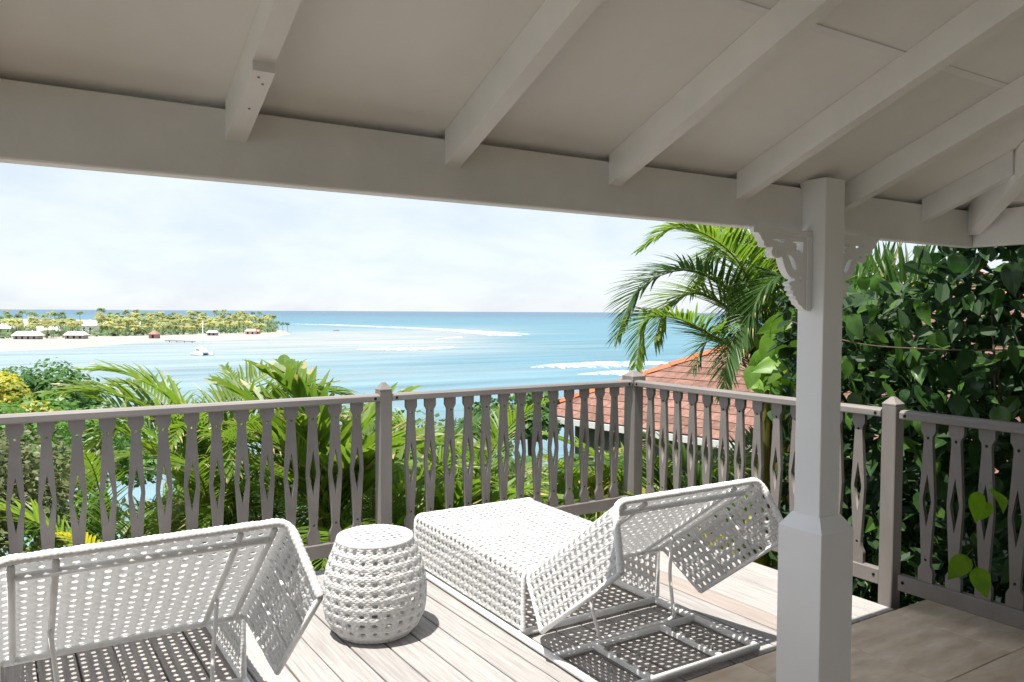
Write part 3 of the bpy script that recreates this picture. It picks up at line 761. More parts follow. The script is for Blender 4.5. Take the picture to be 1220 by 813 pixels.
# huts and pavilions
M['farwhite'] = material('far_white_roof', (.78, .76, .72), .7, .2); M['fargrey'] = material('far_grey_wall', (.30, .28, .26), .9, .1)
M['farred'] = material('far_red_hut', (.33, .20, .18), .8, .2); M['farorange'] = material('far_orange_awning', (.45, .29, .22), .8, .2); M['farpink'] = material('far_pink_wall', (.62, .42, .38), .8, .2)
def hut(name, px, py, w_, dpt, hw_, hr, roofm, wallm, label, pyramid=False):
    p = at(px, py, z=GZ); r = empty(name, (p.x, p.y, GZ), label, 'hut'); 
    def W(a, b, z): q = p + RGT*a + FWD*b; return (q.x, q.y, GZ + z)
    m = MB(); e = .85
    m.hexa([W(-w_/2*e, 0, -.3), W(w_/2*e, 0, -.3), W(w_/2*e, dpt, -.3), W(-w_/2*e, dpt, -.3), W(-w_/2*e, 0, hw_), W(w_/2*e, 0, hw_), W(w_/2*e, dpt, hw_), W(-w_/2*e, dpt, hw_)]); m.build('wall', wallm, r)
    m = MB(); h0 = hw_ + .02
    if pyramid:
        m.add([W(-w_/2, -.6, h0), W(w_/2, -.6, h0), W(w_/2, dpt+.6, h0), W(-w_/2, dpt+.6, h0), W(0, dpt/2, h0+hr)], [(0,1,4),(1,2,4),(2,3,4),(3,0,4),(3,2,1,0)])
    else:
        m.add([W(-w_/2, -.6, h0), W(w_/2, -.6, h0), W(w_/2, dpt+.6, h0), W(-w_/2, dpt+.6, h0), W(-w_/2*.8, dpt/2, h0+hr), W(w_/2*.8, dpt/2, h0+hr)], [(0,1,5,4),(2,3,4,5),(1,2,5),(3,0,4),(3,2,1,0)])
    m.build('roof', roofm, r)
    m = MB(); nw = max(1, int(w_/3))
    for k in range(nw):
        xx = -w_/2*e + w_*e*(k+.5)/nw; m = MB()
        m.hexa([W(xx-.5, -.05, .2), W(xx+.5, -.05, .2), W(xx+.5, .04, .2), W(xx-.5, .04, .2), W(xx-.5, -.05, hw_*.8), W(xx+.5, -.05, hw_*.8), W(xx+.5, .04, hw_*.8), W(xx-.5, .04, hw_*.8)]); m.build('opening_shade', M['dark'], r)  # solid dark panel, coloured as the shade within an open front
    return r
hut('beach_pavilion', 104, 399.5, 8.4, 7, 5.6, 3.6, M['farwhite'], M['farwhite'], 'white pavilion with pyramid roof standing in the far palm grove', True)
hut('beach_house', 2, 399, 12, 6, 3.6, 3.2, M['farwhite'], M['fargrey'], 'white roofed beach house at the extreme left of the far beach')
hut('beach_house', 52, 400.5, 15, 7, 2.7, 2.6, M['farwhite'], M['fargrey'], 'wide low white roofed house left of the pyramid pavilion')
hut('beach_house', 30, 404.5, 14, 5, 1.8, 2.2, M['farwhite'], M['fargrey'], 'long white awning hut on the sand at the left end of the beach')
hut('beach_house', 88, 404, 11, 5, 1.9, 1.8, M['farwhite'], M['fargrey'], 'small white roofed bar on the sand below the pavilion')
hut('beach_hut', 182, 403.5, 5, 4, 2.2, 2.4, M['farred'], M['farred'], 'small red hut on the beach left of the catamaran', True)
hut('beach_hut', 298, 398.5, 7, 4, 1.9, 1.5, M['farpink'], M['farpink'], 'small pink hut under the palms near the spit end')
hut('beach_hut', 306, 398.2, 3.4, 3, 1.6, 1.2, M['farorange'], M['farorange'], 'orange awning beside the pink hut near the spit end')
hut('beach_hut', 252, 400, 6, 4, 1.7, 1.4, M['farwhite'], M['fargrey'], 'pale roofed hut under the palms right of the catamaran mast')
# jetty, rock
M['jettywood'] = material('jetty_dark_wood', (.16, .13, .11), .9, .1)
a, b = at(196, 407.6, z=SEA), at(232, 408.6, z=SEA); r = empty('jetty', (a.x, a.y, SEA), 'thin dark jetty reaching from the beach behind the catamaran', 'jetty')
m = MB(); s_ = Vector((FWD.x, FWD.y, 0))*1.1
m.hexa([a+Vector((0,0,.55)), b+Vector((0,0,.55)), b+s_+Vector((0,0,.55)), a+s_+Vector((0,0,.55)), a+Vector((0,0,.85)), b+Vector((0,0,.85)), b+s_+Vector((0,0,.85)), a+s_+Vector((0,0,.85))]); m.build('walkway', M['jettywood'], r)
for t_ in (.15, .4, .65, .9):
    p = a.lerp(b, t_) + s_*.5; MB().tube([p - Vector((0,0,1)), p + Vector((0,0,.56))], .18, 6).build('pile', M['jettywood'], r)
p = at(401, 394.6, z=SEA); m = MB(); random.seed(3)
bm = bmesh.new(); bmesh.ops.create_icosphere(bm, subdivisions=3, radius=1)
for v in bm.verts: v.co = Vector((v.co.x*2.6, v.co.y*1.6, v.co.z*.9)) * (1 + .22*math.sin(v.co.x*5+v.co.y*3) + rnd(-.08, .08))
me = bpy.data.meshes.new('rock'); bm.to_mesh(me); bm.free(); me.materials.append(M['jettywood']); tag(link('rock', me, None, (p.x, p.y, SEA-.2)), 'small dark rock awash on the reef beyond the spit', 'rock')

# breaking waves
M['foam'] = material('sea_foam', (.80, .82, .82), .8, .2, (.5, 5, .12))
def foam_mat():
    m = bpy.data.materials.new('broken_foam'); m.use_nodes = True; t = m.node_tree; n = t.nodes; l = t.links
    p = n['Principled BSDF']; p.inputs['Base Color'].default_value = (.8, .82, .82, 1); p.inputs['Roughness'].default_value = .8
    g = n.new('ShaderNodeTexCoord'); mp = n.new('ShaderNodeMapping'); mp.inputs['Rotation'].default_value = (0, 0, R(YAW)); mp.inputs['Scale'].default_value = (.6, 1.3, 1); l.new(g.outputs['Object'], mp.inputs[0])
    q = n.new('ShaderNodeTexNoise'); q.inputs['Scale'].default_value = .16; q.inputs['Detail'].default_value = 8; q.inputs['Roughness'].default_value = .65; l.new(mp.outputs[0], q.inputs['Vector'])
    rp = n.new('ShaderNodeValToRGB'); rp.color_ramp.elements[0].position = .36; rp.color_ramp.elements[1].position = .74; l.new(q.outputs['Fac'], rp.inputs[0]); l.new(rp.outputs[0], p.inputs['Alpha']); return m
M['foam2'] = foam_mat()
def wave(path, wid, label, hgt=.7, frac=.4):
    """path of photo points with half-widths (m across); a solid crest with a thinner trail of foam behind"""
    P = [at(x, y, z=SEA) for x, y in path]; r = empty('breaking_wave', (P[0].x, P[0].y, SEA), label, 'wave')
    pts = []; 
    for a, b in zip(P[:-1], P[1:]):
        for k in range(14): pts.append(a.lerp(b, k/14))
    pts.append(P[-1]); n = len(pts)
    for nm, mat_, sc, off, hh in (('crest', M['foam2'], .85, 0, hgt), ('foam_trail', M['foam2'], 2.4, -1.2, .08)):
        vs = []; fs = []; ph = rnd(0, 9)
        for i, p in enumerate(pts):
            t = i/(n-1); j = min(len(wid)-1.001, t*(len(wid)-1)); k = int(j); wd = wid[k]*(1-(j-k)) + wid[k+1]*(j-k)
            wd *= sc*(.55 + .3*math.sin(i*1.3+ph) + .25*math.sin(i*2.9+ph*2) + rnd(0, .35)); wd = max(wd, .15)
            q = p + FWD*(off*wid[k]*.6 + rnd(-.2, .2)*wid[k]); tp = math.sin(math.pi*min(1, max(0, t)))**.4 if 0 < t < 1 else 0
            for a_, z in ((-1, .06), (-.35, hh*tp*.9+.07), (.3, hh*tp+.07), (1, .06)): v = q + FWD*wd*a_*(.15 + .85*tp); vs.append((v.x, v.y, SEA + z + (0.03 if nm == 'crest' else 0)))
        for i in range(n-1):
            for a_ in range(3): fs.append((i*4+a_, i*4+a_+1, i*4+5+a_, i*4+4+a_))
        m = MB(); m.add(vs, fs, 0, True); m.build(nm, mat_, r)
random.seed(5)
wave([(346, 386.2), (400, 387.6), (470, 390.4), (540, 393.6), (590, 396.6), (632, 398.2)], [3, 5, 6, 8, 14, 15, 6], 'long thin white breaker curving out from the tip of the spit')
wave([(540, 394.8), (585, 399), (622, 400)], [2, 9, 4], 'short white breaker just inside the end of the long breaker', .5)
wave([(425, 416.5), (465, 416.5), (510, 415.5), (548, 413.5)], [1.5, 3, 5, 5, 2], 'white breaker on the pale reef left of centre', .5)
wave([(515, 405), (535, 403), (556, 401.5)], [1, 4, 1], 'small patch of foam above the reef breaker', .4)
wave([(632, 438), (665, 436), (710, 434), (750, 433), (800, 432)], [1, 4, 6, 6, 4], 'broad white breaker left of the drooping palm frond', .6)
wave([(688, 446.5), (730, 444.5), (775, 443), (820, 442)], [1, 3, 4, 2], 'second white breaker just above the corner post', .5)

# catamaran
p = at(241, 423.5, z=SEA); cat = empty('catamaran', (p.x, p.y, SEA), 'white sailing catamaran with bare mast moored in the bay', 'boat', None, 0)
M['boat'] = material('boat_gelcoat', (.80, .80, .80), .35, .5); M['boatglass'] = material('boat_window', (.03, .04, .05), .2, .5)
BX = (RGT*.72 - FWD*.69).normalized(); BYv = Vector((-BX.y, BX.x, 0))
def bw(a, b, z): q = p + BX*a + BYv*b; return (q.x, q.y, SEA + z)
for s_ in (-1, 1):
    m = MB(); secs = []
    for a, hw_, zk, zd in ((-4.6, .5, .1, .75), (-4.0, .62, -.25, .95), (0, .68, -.4, 1.15), (3, .5, -.35, 1.3), (4.8, .06, .3, 1.45)):
        secs += [bw(a, s_*1.9-hw_, zd), bw(a, s_*1.9-hw_*.9, .25), bw(a, s_*1.9, zk), bw(a, s_*1.9+hw_*.9, .25), bw(a, s_*1.9+hw_, zd)]
    fs = [];
    for i in range(4):
        for j in range(4): fs.append((i*5+j, i*5+j+1, i*5+6+j, i*5+5+j))
        fs.append((i*5+4, i*5, i*5+5, i*5+9))
    fs.append((0, 1, 2, 3, 4)); m.add(secs, fs); m.build('hull', M['boat'], cat)
m = MB(); m.hexa([bw(-3.6, -1.4, .8), bw(1.8, -1.4, .8), bw(1.8, 1.4, .8), bw(-3.6, 1.4, .8), bw(-3.6, -1.4, 1.25), bw(1.8, -1.4, 1.25), bw(1.8, 1.4, 1.25), bw(-3.6, 1.4, 1.25)]); m.build('bridge_deck', M['boat'], cat)
m = MB(); m.hexa([bw(-2.4, -1.5, 1.26), bw(1.5, -1.5, 1.26), bw(1.5, 1.5, 1.26), bw(-2.4, 1.5, 1.26), bw(-2.6, -1.2, 2.5), bw(.4, -1.1, 2.4), bw(.4, 1.1, 2.4), bw(-2.6, 1.2, 2.5)]); cab = m.build('cabin', M['boat'], cat)
m = MB(); m.hexa([bw(-1.9, -1.49, 1.75), bw(.9, -1.46, 1.75), bw(.9, -1.38, 1.75), bw(-1.9, -1.38, 1.75), bw(-1.9, -1.41, 2.15), bw(.6, -1.37, 2.15), bw(.6, -1.3, 2.15), bw(-1.9, -1.3, 2.15)]); m.build('cabin_window', M['boatglass'], cab)
m = MB(); m.tube([bw(.6, 0, 1.2), bw(.55, 0, 12.2)], .14, 6); m.build('mast', M['boat'], cat)
m = MB(); m.tube([bw(.4, 0, 3.0), bw(-3.6, 0, 3.2)], .16, 6); m.build('boom', M['boat'], cat)

# ================================================================== NEAR PLANTS
def leafmat(name, c, c2, tr=.35, rand=.18, rough=.42): return material(name, c, rough, .4, (2.2, 4, .3), None, rand, tr, c2)
M['pl'] = leafmat('palm_leaf_green', (.205, .295, .047), (.12, .205, .037), .47)
M['pl_y'] = leafmat('palm_leaf_yellow', (.47, .42, .06), (.30, .32, .05), .47)
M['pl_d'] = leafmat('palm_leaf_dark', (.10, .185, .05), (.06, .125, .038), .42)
M['straw'] = leafmat('palm_leaf_dry_tip', (.52, .46, .22), (.40, .34, .13))
M['rach'] = leafmat('palm_rib', (.20, .17, .035), (.13, .13, .03), .1)
def catmull(P, n):
    P = [Vector(p) for p in P]; P = [P[0]*2 - P[1]] + P + [P[-1]*2 - P[-2]]; o = []
    k = len(P) - 3
    for i in range(n+1):
        t = i/n*k; j = min(int(t), k-1); t -= j; a, b, c, d = P[j:j+4]
        o.append(.5*((2*b) + (c-a)*t + (2*a-5*b+4*c-d)*t*t + (3*b-a-3*c+d)*t**3))
    return o
def frond(m, ctrl, n=34, ll=.55, lw=.028, a0=62, a1=22, vee=18, droop=.5, start=.14, r0=.014, tip=.3, seed=0):
    """feather leaf: a rib along ctrl, n leaflets a side; material 0 leaf, 1 rib, 2 dry tip"""
    rg = random.Random(seed); pts = catmull(ctrl, 40); m.tube(pts[::2] + ([pts[-1]] if len(pts) % 2 == 0 else []), [r0*(1-.85*i/20) for i in range(21)], 5, 1)
    for i in range(n):
        t = start + (1-start)*(i+.5)/n; f_ = t*40; j = min(int(f_), 39); p = pts[j].lerp(pts[j+1], f_-j); T = (pts[min(j+2, 40)] - pts[max(j-1, 0)]).normalized()
        sd_ = T.cross(Vector((0, 0, 1)))
        if sd_.length < .15: sd_ = T.cross(Vector((0.3, 1, 0)))
        sd_.normalize(); nn = sd_.cross(T).normalized()
        lf = ll*(.45 + .55*math.sin(math.pi*min(1, .18 + t*.9)**.8))*(1 if t < .8 else 1-(t-.8)*1.8)
        for sg in (-1, 1):
            a = R(a0 + (a1-a0)*t + rg.uniform(-5, 5)); vv = R(vee + rg.uniform(-12, 12))
            d = (T*math.cos(a) + sd_*sg*math.sin(a)*math.cos(vv) + nn*math.sin(a)*math.sin(vv)).normalized()
            L_ = lf*rg.uniform(.85, 1.12); w_ = lw*rg.uniform(.8, 1.15); q = p.copy(); prev = None; g_ = droop*rg.uniform(.6, 1.5)
            dry = rg.random() < tip
            tw = rg.uniform(-.4, .4)
            for s_ in range(5):
                x = (d.cross(Vector((0, 0, 1)))); 
                if x.length < .05: x = sd_.copy()
                x.normalize(); x = (x*math.cos(tw) + d.cross(x)*math.sin(tw)); y = x.cross(d)
                ww = w_*(.45, 1, .9, .55, .04)[s_]
                c = (q + x*ww*.5 + y*ww*.12, q - y*ww*.1, q - x*ww*.5 + y*ww*.12)
                if prev:
                    mi = 2 if (dry and s_ >= 4) else 0
                    m.add([prev[0], prev[1], c[1], c[0], prev[2], c[2]], [(0,1,2,3), (1,4,5,2)], mi)
                prev = c; q = q + d*(L_/4); d = (d + Vector((0, 0, -g_*.25*(s_+1)*.6))).normalized()
def arch(L_, e0, e1, k=6, side=0.0):    # control points of a rib that starts at elevation e0 and bends to e1 (degrees)
    p = Vector((0, 0, 0)); o = [p.copy()]
    for i in range(k):
        e = R(e0 + (e1-e0)*((i+.5)/k)**1.3); p = p + Vector((math.cos(e), side*i/k, math.sin(e)))*(L_/k); o.append(p.copy())
    return o
def variant(leaf, kw, specs):
    res = []
    for i, (L_, e0, e1) in enumerate(specs):
        m = MB(); frond(m, arch(L_, e0, e1, side=(.12 if i % 2 else -.1)), seed=i*7+3, **kw); res.append(m.mesh('frond', [M[leaf], M['rach'], M['straw']]))
    return res
SP = [(2.0, 84, 20), (2.0, 72, -15), (1.9, 60, -40), (1.8, 46, -55), (1.6, 25, -60), (1.9, 78, -5)]
V = {'green': variant('pl', dict(n=30, ll=.62, lw=.045, tip=.3), SP), 'broad': variant('pl', dict(n=15, ll=.75, lw=.115, tip=.35, a0=45, droop=.3), SP),
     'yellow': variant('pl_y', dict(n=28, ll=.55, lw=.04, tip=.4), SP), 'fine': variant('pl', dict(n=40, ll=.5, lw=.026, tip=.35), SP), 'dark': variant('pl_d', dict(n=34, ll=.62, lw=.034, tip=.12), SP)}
random.seed(11)
PALMS = 'palms growing below the deck railing'
def palm(px, d, zb, kind, n, label, sc=1.0, emin=0, stems=3, py=450, spread=6.28, a_off=0, pick=None):
    p = at(px, py, d=d); gz = hill_z(p.x, p.y); r = empty('palm', (p.x, p.y, gz), label, 'palm', PALMS); base = Vector((p.x, p.y, zb))
    for k in range(stems):
        a = 6.28*k/stems + rnd(0, 1); m = MB(); b = base + Vector((math.cos(a)*.12, math.sin(a)*.12, rnd(-.1, .1)))
        m.tube([(p.x + math.cos(a)*.22, p.y + math.sin(a)*.22, gz - .2), (p.x + math.cos(a)*.16, p.y + math.sin(a)*.16, (gz+zb)/2), b], [.06, .05, .035], 7); m.build('stem', M['trunk'], r)
    for k in range(n):
        a = a_off + spread*(k + rnd(-.3, .3))/n; me = V[kind][random.choice(pick) if pick else random.randrange(len(SP))]; s_ = sc*rnd(.85, 1.12)
        o = link('frond', me, r, (base.x - p.x + rnd(-.08, .08), base.y - p.y + rnd(-.08, .08), zb - gz + rnd(-.12, .08)), (rnd(-.12, .12), rnd(-.1, .1), a), (s_, s_, s_))
    return r
palm(246, 6.7, .2, 'green', 13, 'green feather palm left of centre with its crown rising over the railing', .78, pick=(1, 2, 3, 5, 2))
palm(262, 6.2, -.4, 'fine', 11, 'green palm between the tall feather palm and the broad palm, close to the rail', .85)
palm(388, 6.4, -.25, 'broad', 12, 'palm with broad upright glossy blades left of the pointed post', .78, pick=(0, 5, 0, 1))
palm(432, 6.2, -.42, 'fine', 12, 'pale leafy palm directly left of the pointed post', .85)
palm(312, 7.2, -.4, 'fine', 12, 'green palm half hidden between the feather palm and the broad palm', .95)
palm(128, 7.0, -1.0, 'fine', 14, 'green palm low behind the balusters at left, beside the shrubs', .95)
palm(196, 6.0, -1.55, 'yellow', 13, 'yellow palm low behind the balusters above the left lounger', .8)
palm(330, 6.0, -1.45, 'green', 12, 'broad leaved palm low behind the balusters above the left lounger back', .9)
palm(420, 6.0, -1.5, 'fine', 12, 'dark green palm low behind the stool and the pointed post', .9)
palm(508, 6.7, -.85, 'broad', 11, 'broad leaved palm right behind the pointed post', .8, pick=(0, 1, 2, 5))
palm(562, 7.4, -.75, 'fine', 13, 'fine leaved pale palm behind the middle of the centre railing', .92)
palm(540, 6.2, -1.4, 'yellow', 12, 'yellowish palm low behind the centre railing left half', .75)
palm(622, 7.4, -1.0, 'fine', 14, 'pale fine palm left of the red roof corner', .95)
palm(640, 6.4, -1.5, 'fine', 13, 'green palm low behind the centre railing above the lounger seat', .9)
palm(690, 7.3, -1.1, 'yellow', 12, 'yellow green palm in front of the red roof eave', .8)
palm(730, 6.9, -1.45, 'green', 12, 'green palm just left of the thick corner post', .9)
palm(795, 6.9, -1.2, 'green', 10, 'green palm right of the thick corner post before the roof', .85)
palm(850, 6.6, -1.25, 'fine', 9, 'fine leaved palm behind the side railing right of the corner', .85)
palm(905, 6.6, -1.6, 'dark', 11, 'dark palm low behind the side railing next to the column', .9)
palm(150, 6.3, -1.3, 'yellow', 12, 'smaller yellow palm low behind the balusters further left', .85)
palm(470, 6.0, -1.4, 'fine', 12, 'pale palm low in front of the broad palm, right beside the pointed post', .85)
palm(590, 6.1, -1.45, 'yellow', 11, 'yellow green palm low behind the middle of the centre railing', .8)
palm(762, 6.6, -1.15, 'yellow', 10, 'yellow green palm right behind the thick corner post', .8)
palm(835, 6.0, -.95, 'yellow', 9, 'yellowish palm with fronds touching the side railing before the roof', .72)
palm(900, 5.9, -1.2, 'fine', 10, 'pale palm low behind the side railing left of the column', .8)
palm(800, 7.6, -1.0, 'green', 12, 'green palm against the red roof eave right of the corner post', .95)
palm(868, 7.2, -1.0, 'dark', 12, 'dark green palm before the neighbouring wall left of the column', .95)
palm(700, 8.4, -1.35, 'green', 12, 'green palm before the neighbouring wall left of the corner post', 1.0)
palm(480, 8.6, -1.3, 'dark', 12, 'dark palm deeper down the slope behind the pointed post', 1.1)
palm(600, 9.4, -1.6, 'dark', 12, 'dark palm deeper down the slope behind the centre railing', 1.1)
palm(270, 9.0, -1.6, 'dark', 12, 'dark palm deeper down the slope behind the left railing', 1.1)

# the big arching palm beside the corner: ribs drawn through measured points
bp = at(905, 480, d=7.4); gz = hill_z(bp.x, bp.y)
big = empty('arching_palm', (bp.x, bp.y, gz), 'large palm with long fronds arching left over the corner post', 'palm')
def bigfrond(pts, **kw):
    m = MB(); leaf = kw.pop('leaf', 'pl_d'); frond(m, [at(x, y, d=d) for x, y, d in pts], **kw); m.build('frond', [M[leaf], M['rach'], M['straw']], big)  # the lighter green puts sunlight into the colour of the lit fronds
bigfrond([(925, 520, 7.5), (885, 430, 7.3), (845, 398, 7.1), (800, 378, 6.9), (768, 385, 6.8), (758, 438, 6.75)], n=92, ll=.52, lw=.024, a0=70, a1=30, vee=10, droop=.35, tip=.1, seed=1, start=.2, leaf='pl')
bigfrond([(930, 500, 7.6), (905, 400, 7.6), (868, 345, 7.5), (815, 322, 7.3), (762, 345, 7.1), (735, 400, 7.0)], n=96, ll=.62, lw=.024, a0=72, a1=30, vee=14, droop=.25, tip=.1, seed=2, start=.25)
bigfrond([(925, 500, 7.7), (925, 420, 7.9), (905, 350, 7.9), (880, 308, 7.8), (856, 270, 7.6), (830, 225, 7.4)], n=84, ll=.75, lw=.024, a0=66, a1=35, vee=10, droop=.3, tip=.08, seed=3, start=.25, leaf='pl')
bigfrond([(930, 500, 7.6), (915, 400, 7.5), (885, 320, 7.3), (845, 282, 7.1), (805, 272, 7.0), (765, 296, 6.9)], n=86, ll=.5, lw=.024, a0=66, a1=30, vee=12, droop=.4, tip=.12, seed=4, start=.3, leaf='pl')
bigfrond([(930, 510, 7.5), (935, 430, 7.4), (925, 380, 7.2), (895, 372, 7.0), (868, 420, 6.8), (862, 470, 6.7)], n=76, ll=.55, lw=.024, a0=60, a1=25, vee=6, droop=.4, tip=.1, seed=5, start=.2)
bigfrond([(935, 500, 7.8), (950, 400, 8.1), (940, 320, 8.2), (915, 270, 8.2), (890, 230, 8.1)], n=76, ll=.75, lw=.024, a0=62, a1=30, vee=8, droop=.35, tip=.08, seed=6, start=.2, leaf='pl')
bigfrond([(935, 500, 7.9), (930, 420, 8.3), (905, 370, 8.4), (880, 350, 8.4), (860, 390, 8.3)], n=76, ll=.7, lw=.024, a0=62, a1=30, vee=8, droop=.4, tip=.08, seed=7, start=.2)
bigfrond([(935, 500, 7.6), (950, 420, 7.4), (955, 360, 7.2), (935, 330, 7.0), (905, 350, 6.9), (890, 400, 6.8)], n=76, ll=.6, lw=.024, a0=60, a1=25, vee=6, droop=.45, tip=.1, seed=8, start=.2)
bigfrond([(930, 500, 7.9), (900, 440, 8.2), (870, 410, 8.4), (842, 408, 8.4), (826, 440, 8.3)], n=34, ll=.5, lw=.024, a0=60, a1=25, vee=6, droop=.35, tip=.1, seed=9, start=.2)
bigfrond([(935, 500, 7.8), (960, 400, 8.0), (965, 320, 8.0), (950, 260, 7.9), (925, 215, 7.8)], n=72, ll=.75, lw=.024, a0=62, a1=30, vee=8, droop=.35, tip=.08, seed=10, start=.2)
for k, (x, y, d) in enumerate(((925, 500, 7.5), (932, 498, 7.6), (938, 500, 7.8), (916, 505, 7.7))):
    b = at(x, y, d=d); MB().tube([(b.x+rnd(-.1, .1), b.y+rnd(-.1, .1), gz-.2), (b.x, b.y, (gz+b.z)/2), b], [.08, .065, .04], 8).build('stem', M['rach'], big)
for i, pts in enumerate(([(940, 500, 8.3), (950, 440, 8.6), (935, 380, 8.7), (905, 350, 8.7), (885, 380, 8.6)], [(940, 500, 8.3), (975, 420, 8.6), (985, 340, 8.7), (970, 290, 8.7), (940, 270, 8.6)], [(940, 500, 8.4), (930, 400, 8.9), (910, 330, 9.0), (880, 300, 9.0), (850, 310, 8.9)],
                         [(945, 500, 8.4), (940, 430, 8.9), (960, 350, 9.0), (945, 300, 9.0), (920, 310, 8.9)], [(940, 500, 8.3), (915, 440, 8.6), (890, 420, 8.6), (870, 440, 8.6)], [(940, 500, 7.9), (945, 400, 8.0), (925, 320, 8.0), (890, 285, 7.9), (850, 300, 7.8), (825, 345, 7.7)], [(940, 500, 7.9), (955, 400, 8.2), (945, 330, 8.3), (920, 300, 8.3), (895, 320, 8.2), (880, 365, 8.1)], [(935, 505, 7.7), (905, 420, 7.8), (870, 370, 7.8), (830, 350, 7.7), (795, 365, 7.6), (780, 405, 7.5)])):
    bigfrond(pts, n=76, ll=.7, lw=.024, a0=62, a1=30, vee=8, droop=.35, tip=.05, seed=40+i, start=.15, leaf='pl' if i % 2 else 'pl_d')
# upright palm fan behind the hedge
bp2 = at(1065, 380, d=8.2); gz2 = hill_z(bp2.x, bp2.y)
fan = empty('fan_palm', (bp2.x, bp2.y, gz2), 'upright palm fan between the column and the beam corner', 'palm')
for i, pts in enumerate(([(1065, 420, 8.2), (1050, 372, 8.2), (1080, 340, 8.1), (1120, 330, 8.0), (1150, 345, 7.9)], [(1060, 420, 8.3), (1040, 370, 8.4), (1015, 345, 8.4), (985, 345, 8.4)], [(1065, 420, 8.3), (1062, 360, 8.5), (1050, 330, 8.6), (1020, 320, 8.7)], [(1070, 420, 8.2), (1090, 370, 8.4), (1110, 348, 8.5), (1140, 340, 8.6)])):
    m = MB(); frond(m, [at(x, y, d=d) for x, y, d in pts], n=26, ll=.62, lw=.045, a0=80, a1=50, vee=62, droop=.05, tip=.08, seed=20+i, start=.15); m.build('frond', [M['pl_d'], M['rach'], M['straw']], fan)
MB().tube([(bp2.x, bp2.y, gz2-.2), at(1065, 420, d=8.2)], [.09, .05], 8).build('stem', M['trunk'], fan)

# broad-leaved trees and shrubs at left
M['t_green'] = leafmat('tree_leaf_green', (.085, .18, .04), (.048, .12, .03), .35)
M['t_yel'] = leafmat('croton_leaf_yellow', (.56, .49, .05), (.25, .31, .05), .3)
M['t_olive'] = leafmat('shrub_leaf_olive', (.20, .215, .085), (.10, .135, .055), .25)
M['t_mid'] = leafmat('shrub_leaf_green', (.135, .26, .045), (.075, .17, .035), .35)
random.seed(31)
def bush(px, py, d, crown, mat, label, n, size, lumps=12, tr=.12):
    c = at(px, py, d=d); g0 = hill_z(c.x, c.y); g0 = min(g0, c.z - .8)
    return tree('shrub' if 'shrub' in label or 'bush' in label else 'broadleaf_tree', (c.x, c.y, g0), c.z - g0, crown, M[mat], label, 'shrub' if 'shrub' in label or 'bush' in label else 'tree', n, size, None, lumps, tr)
bush(45, 492, 15, (1.45, 1.5, 1.15), 't_green', 'rounded green tree rising above the railing at left', 12000, .115, 44, .16)
bush(84, 478, 15.5, (.65, .65, .45), 't_green', 'small green tree crown at the right flank of the left tree', 1500, .12, 10, .1)
bush(-6, 480, 11, (.44, .6, .42), 't_yel', 'bright yellow shrub against the green tree at the left edge', 3800, .09, 22, .08)
bush(20, 505, 9.5, (.5, .5, .3), 't_yel', 'small yellow shrub seen just under the left end of the railing', 800, .09, 8, .06)
bush(40, 585, 7.6, (.8, .9, .75), 't_olive', 'olive grey shrub behind the balusters at the left edge', 4200, .07, 24, .08)
bush(6, 560, 9.0, (.9, .9, .9), 't_mid', 'green shrub deeper behind the olive shrub at the left edge', 4200, .09, 22, .08)
bush(-8, 640, 7.0, (.7, .7, .6), 't_olive', 'low olive shrub at the extreme left behind the railing', 2600, .07, 16, .08)
bush(70, 530, 10.5, (1.0, .9, .7), 't_mid', 'green shrub between the olive shrub and the rounded tree', 3600, .10, 20, .08)
bush(88, 620, 7.2, (.45, .5, .4), 't_mid', 'small green shrub behind the fourth baluster from the left', 1500, .07, 12, .06)
bush(120, 545, 12, (.9, .9, .7), 't_mid', 'green shrub further down the slope at left, above the yellow palm', 2400, .11, 14, .08)
bush(606, 498, 13, (.8, .8, .5), 't_green', 'dark green tree top behind the centre railing near the roof', 2600, .12, 14, .12)
bush(640, 490, 14, (.5, .5, .5), 't_green', 'small green tree top touching the red roof corner', 1300, .12, 10, .12)
bush(470, 600, 11, (2.2, 2.2, 1.2), 't_green', 'dark green shrub mass on the slope behind the pointed post', 5000, .16, 26, .1)
bush(700, 620, 10, (1.6, 1.6, 1.0), 't_green', 'dark green shrub mass on the slope below the red roof', 4200, .15, 22, .1)
bush(300, 640, 10, (2.0, 2.0, 1.0), 't_green', 'dark green shrub mass on the slope behind the left lounger', 4200, .16, 22, .1)

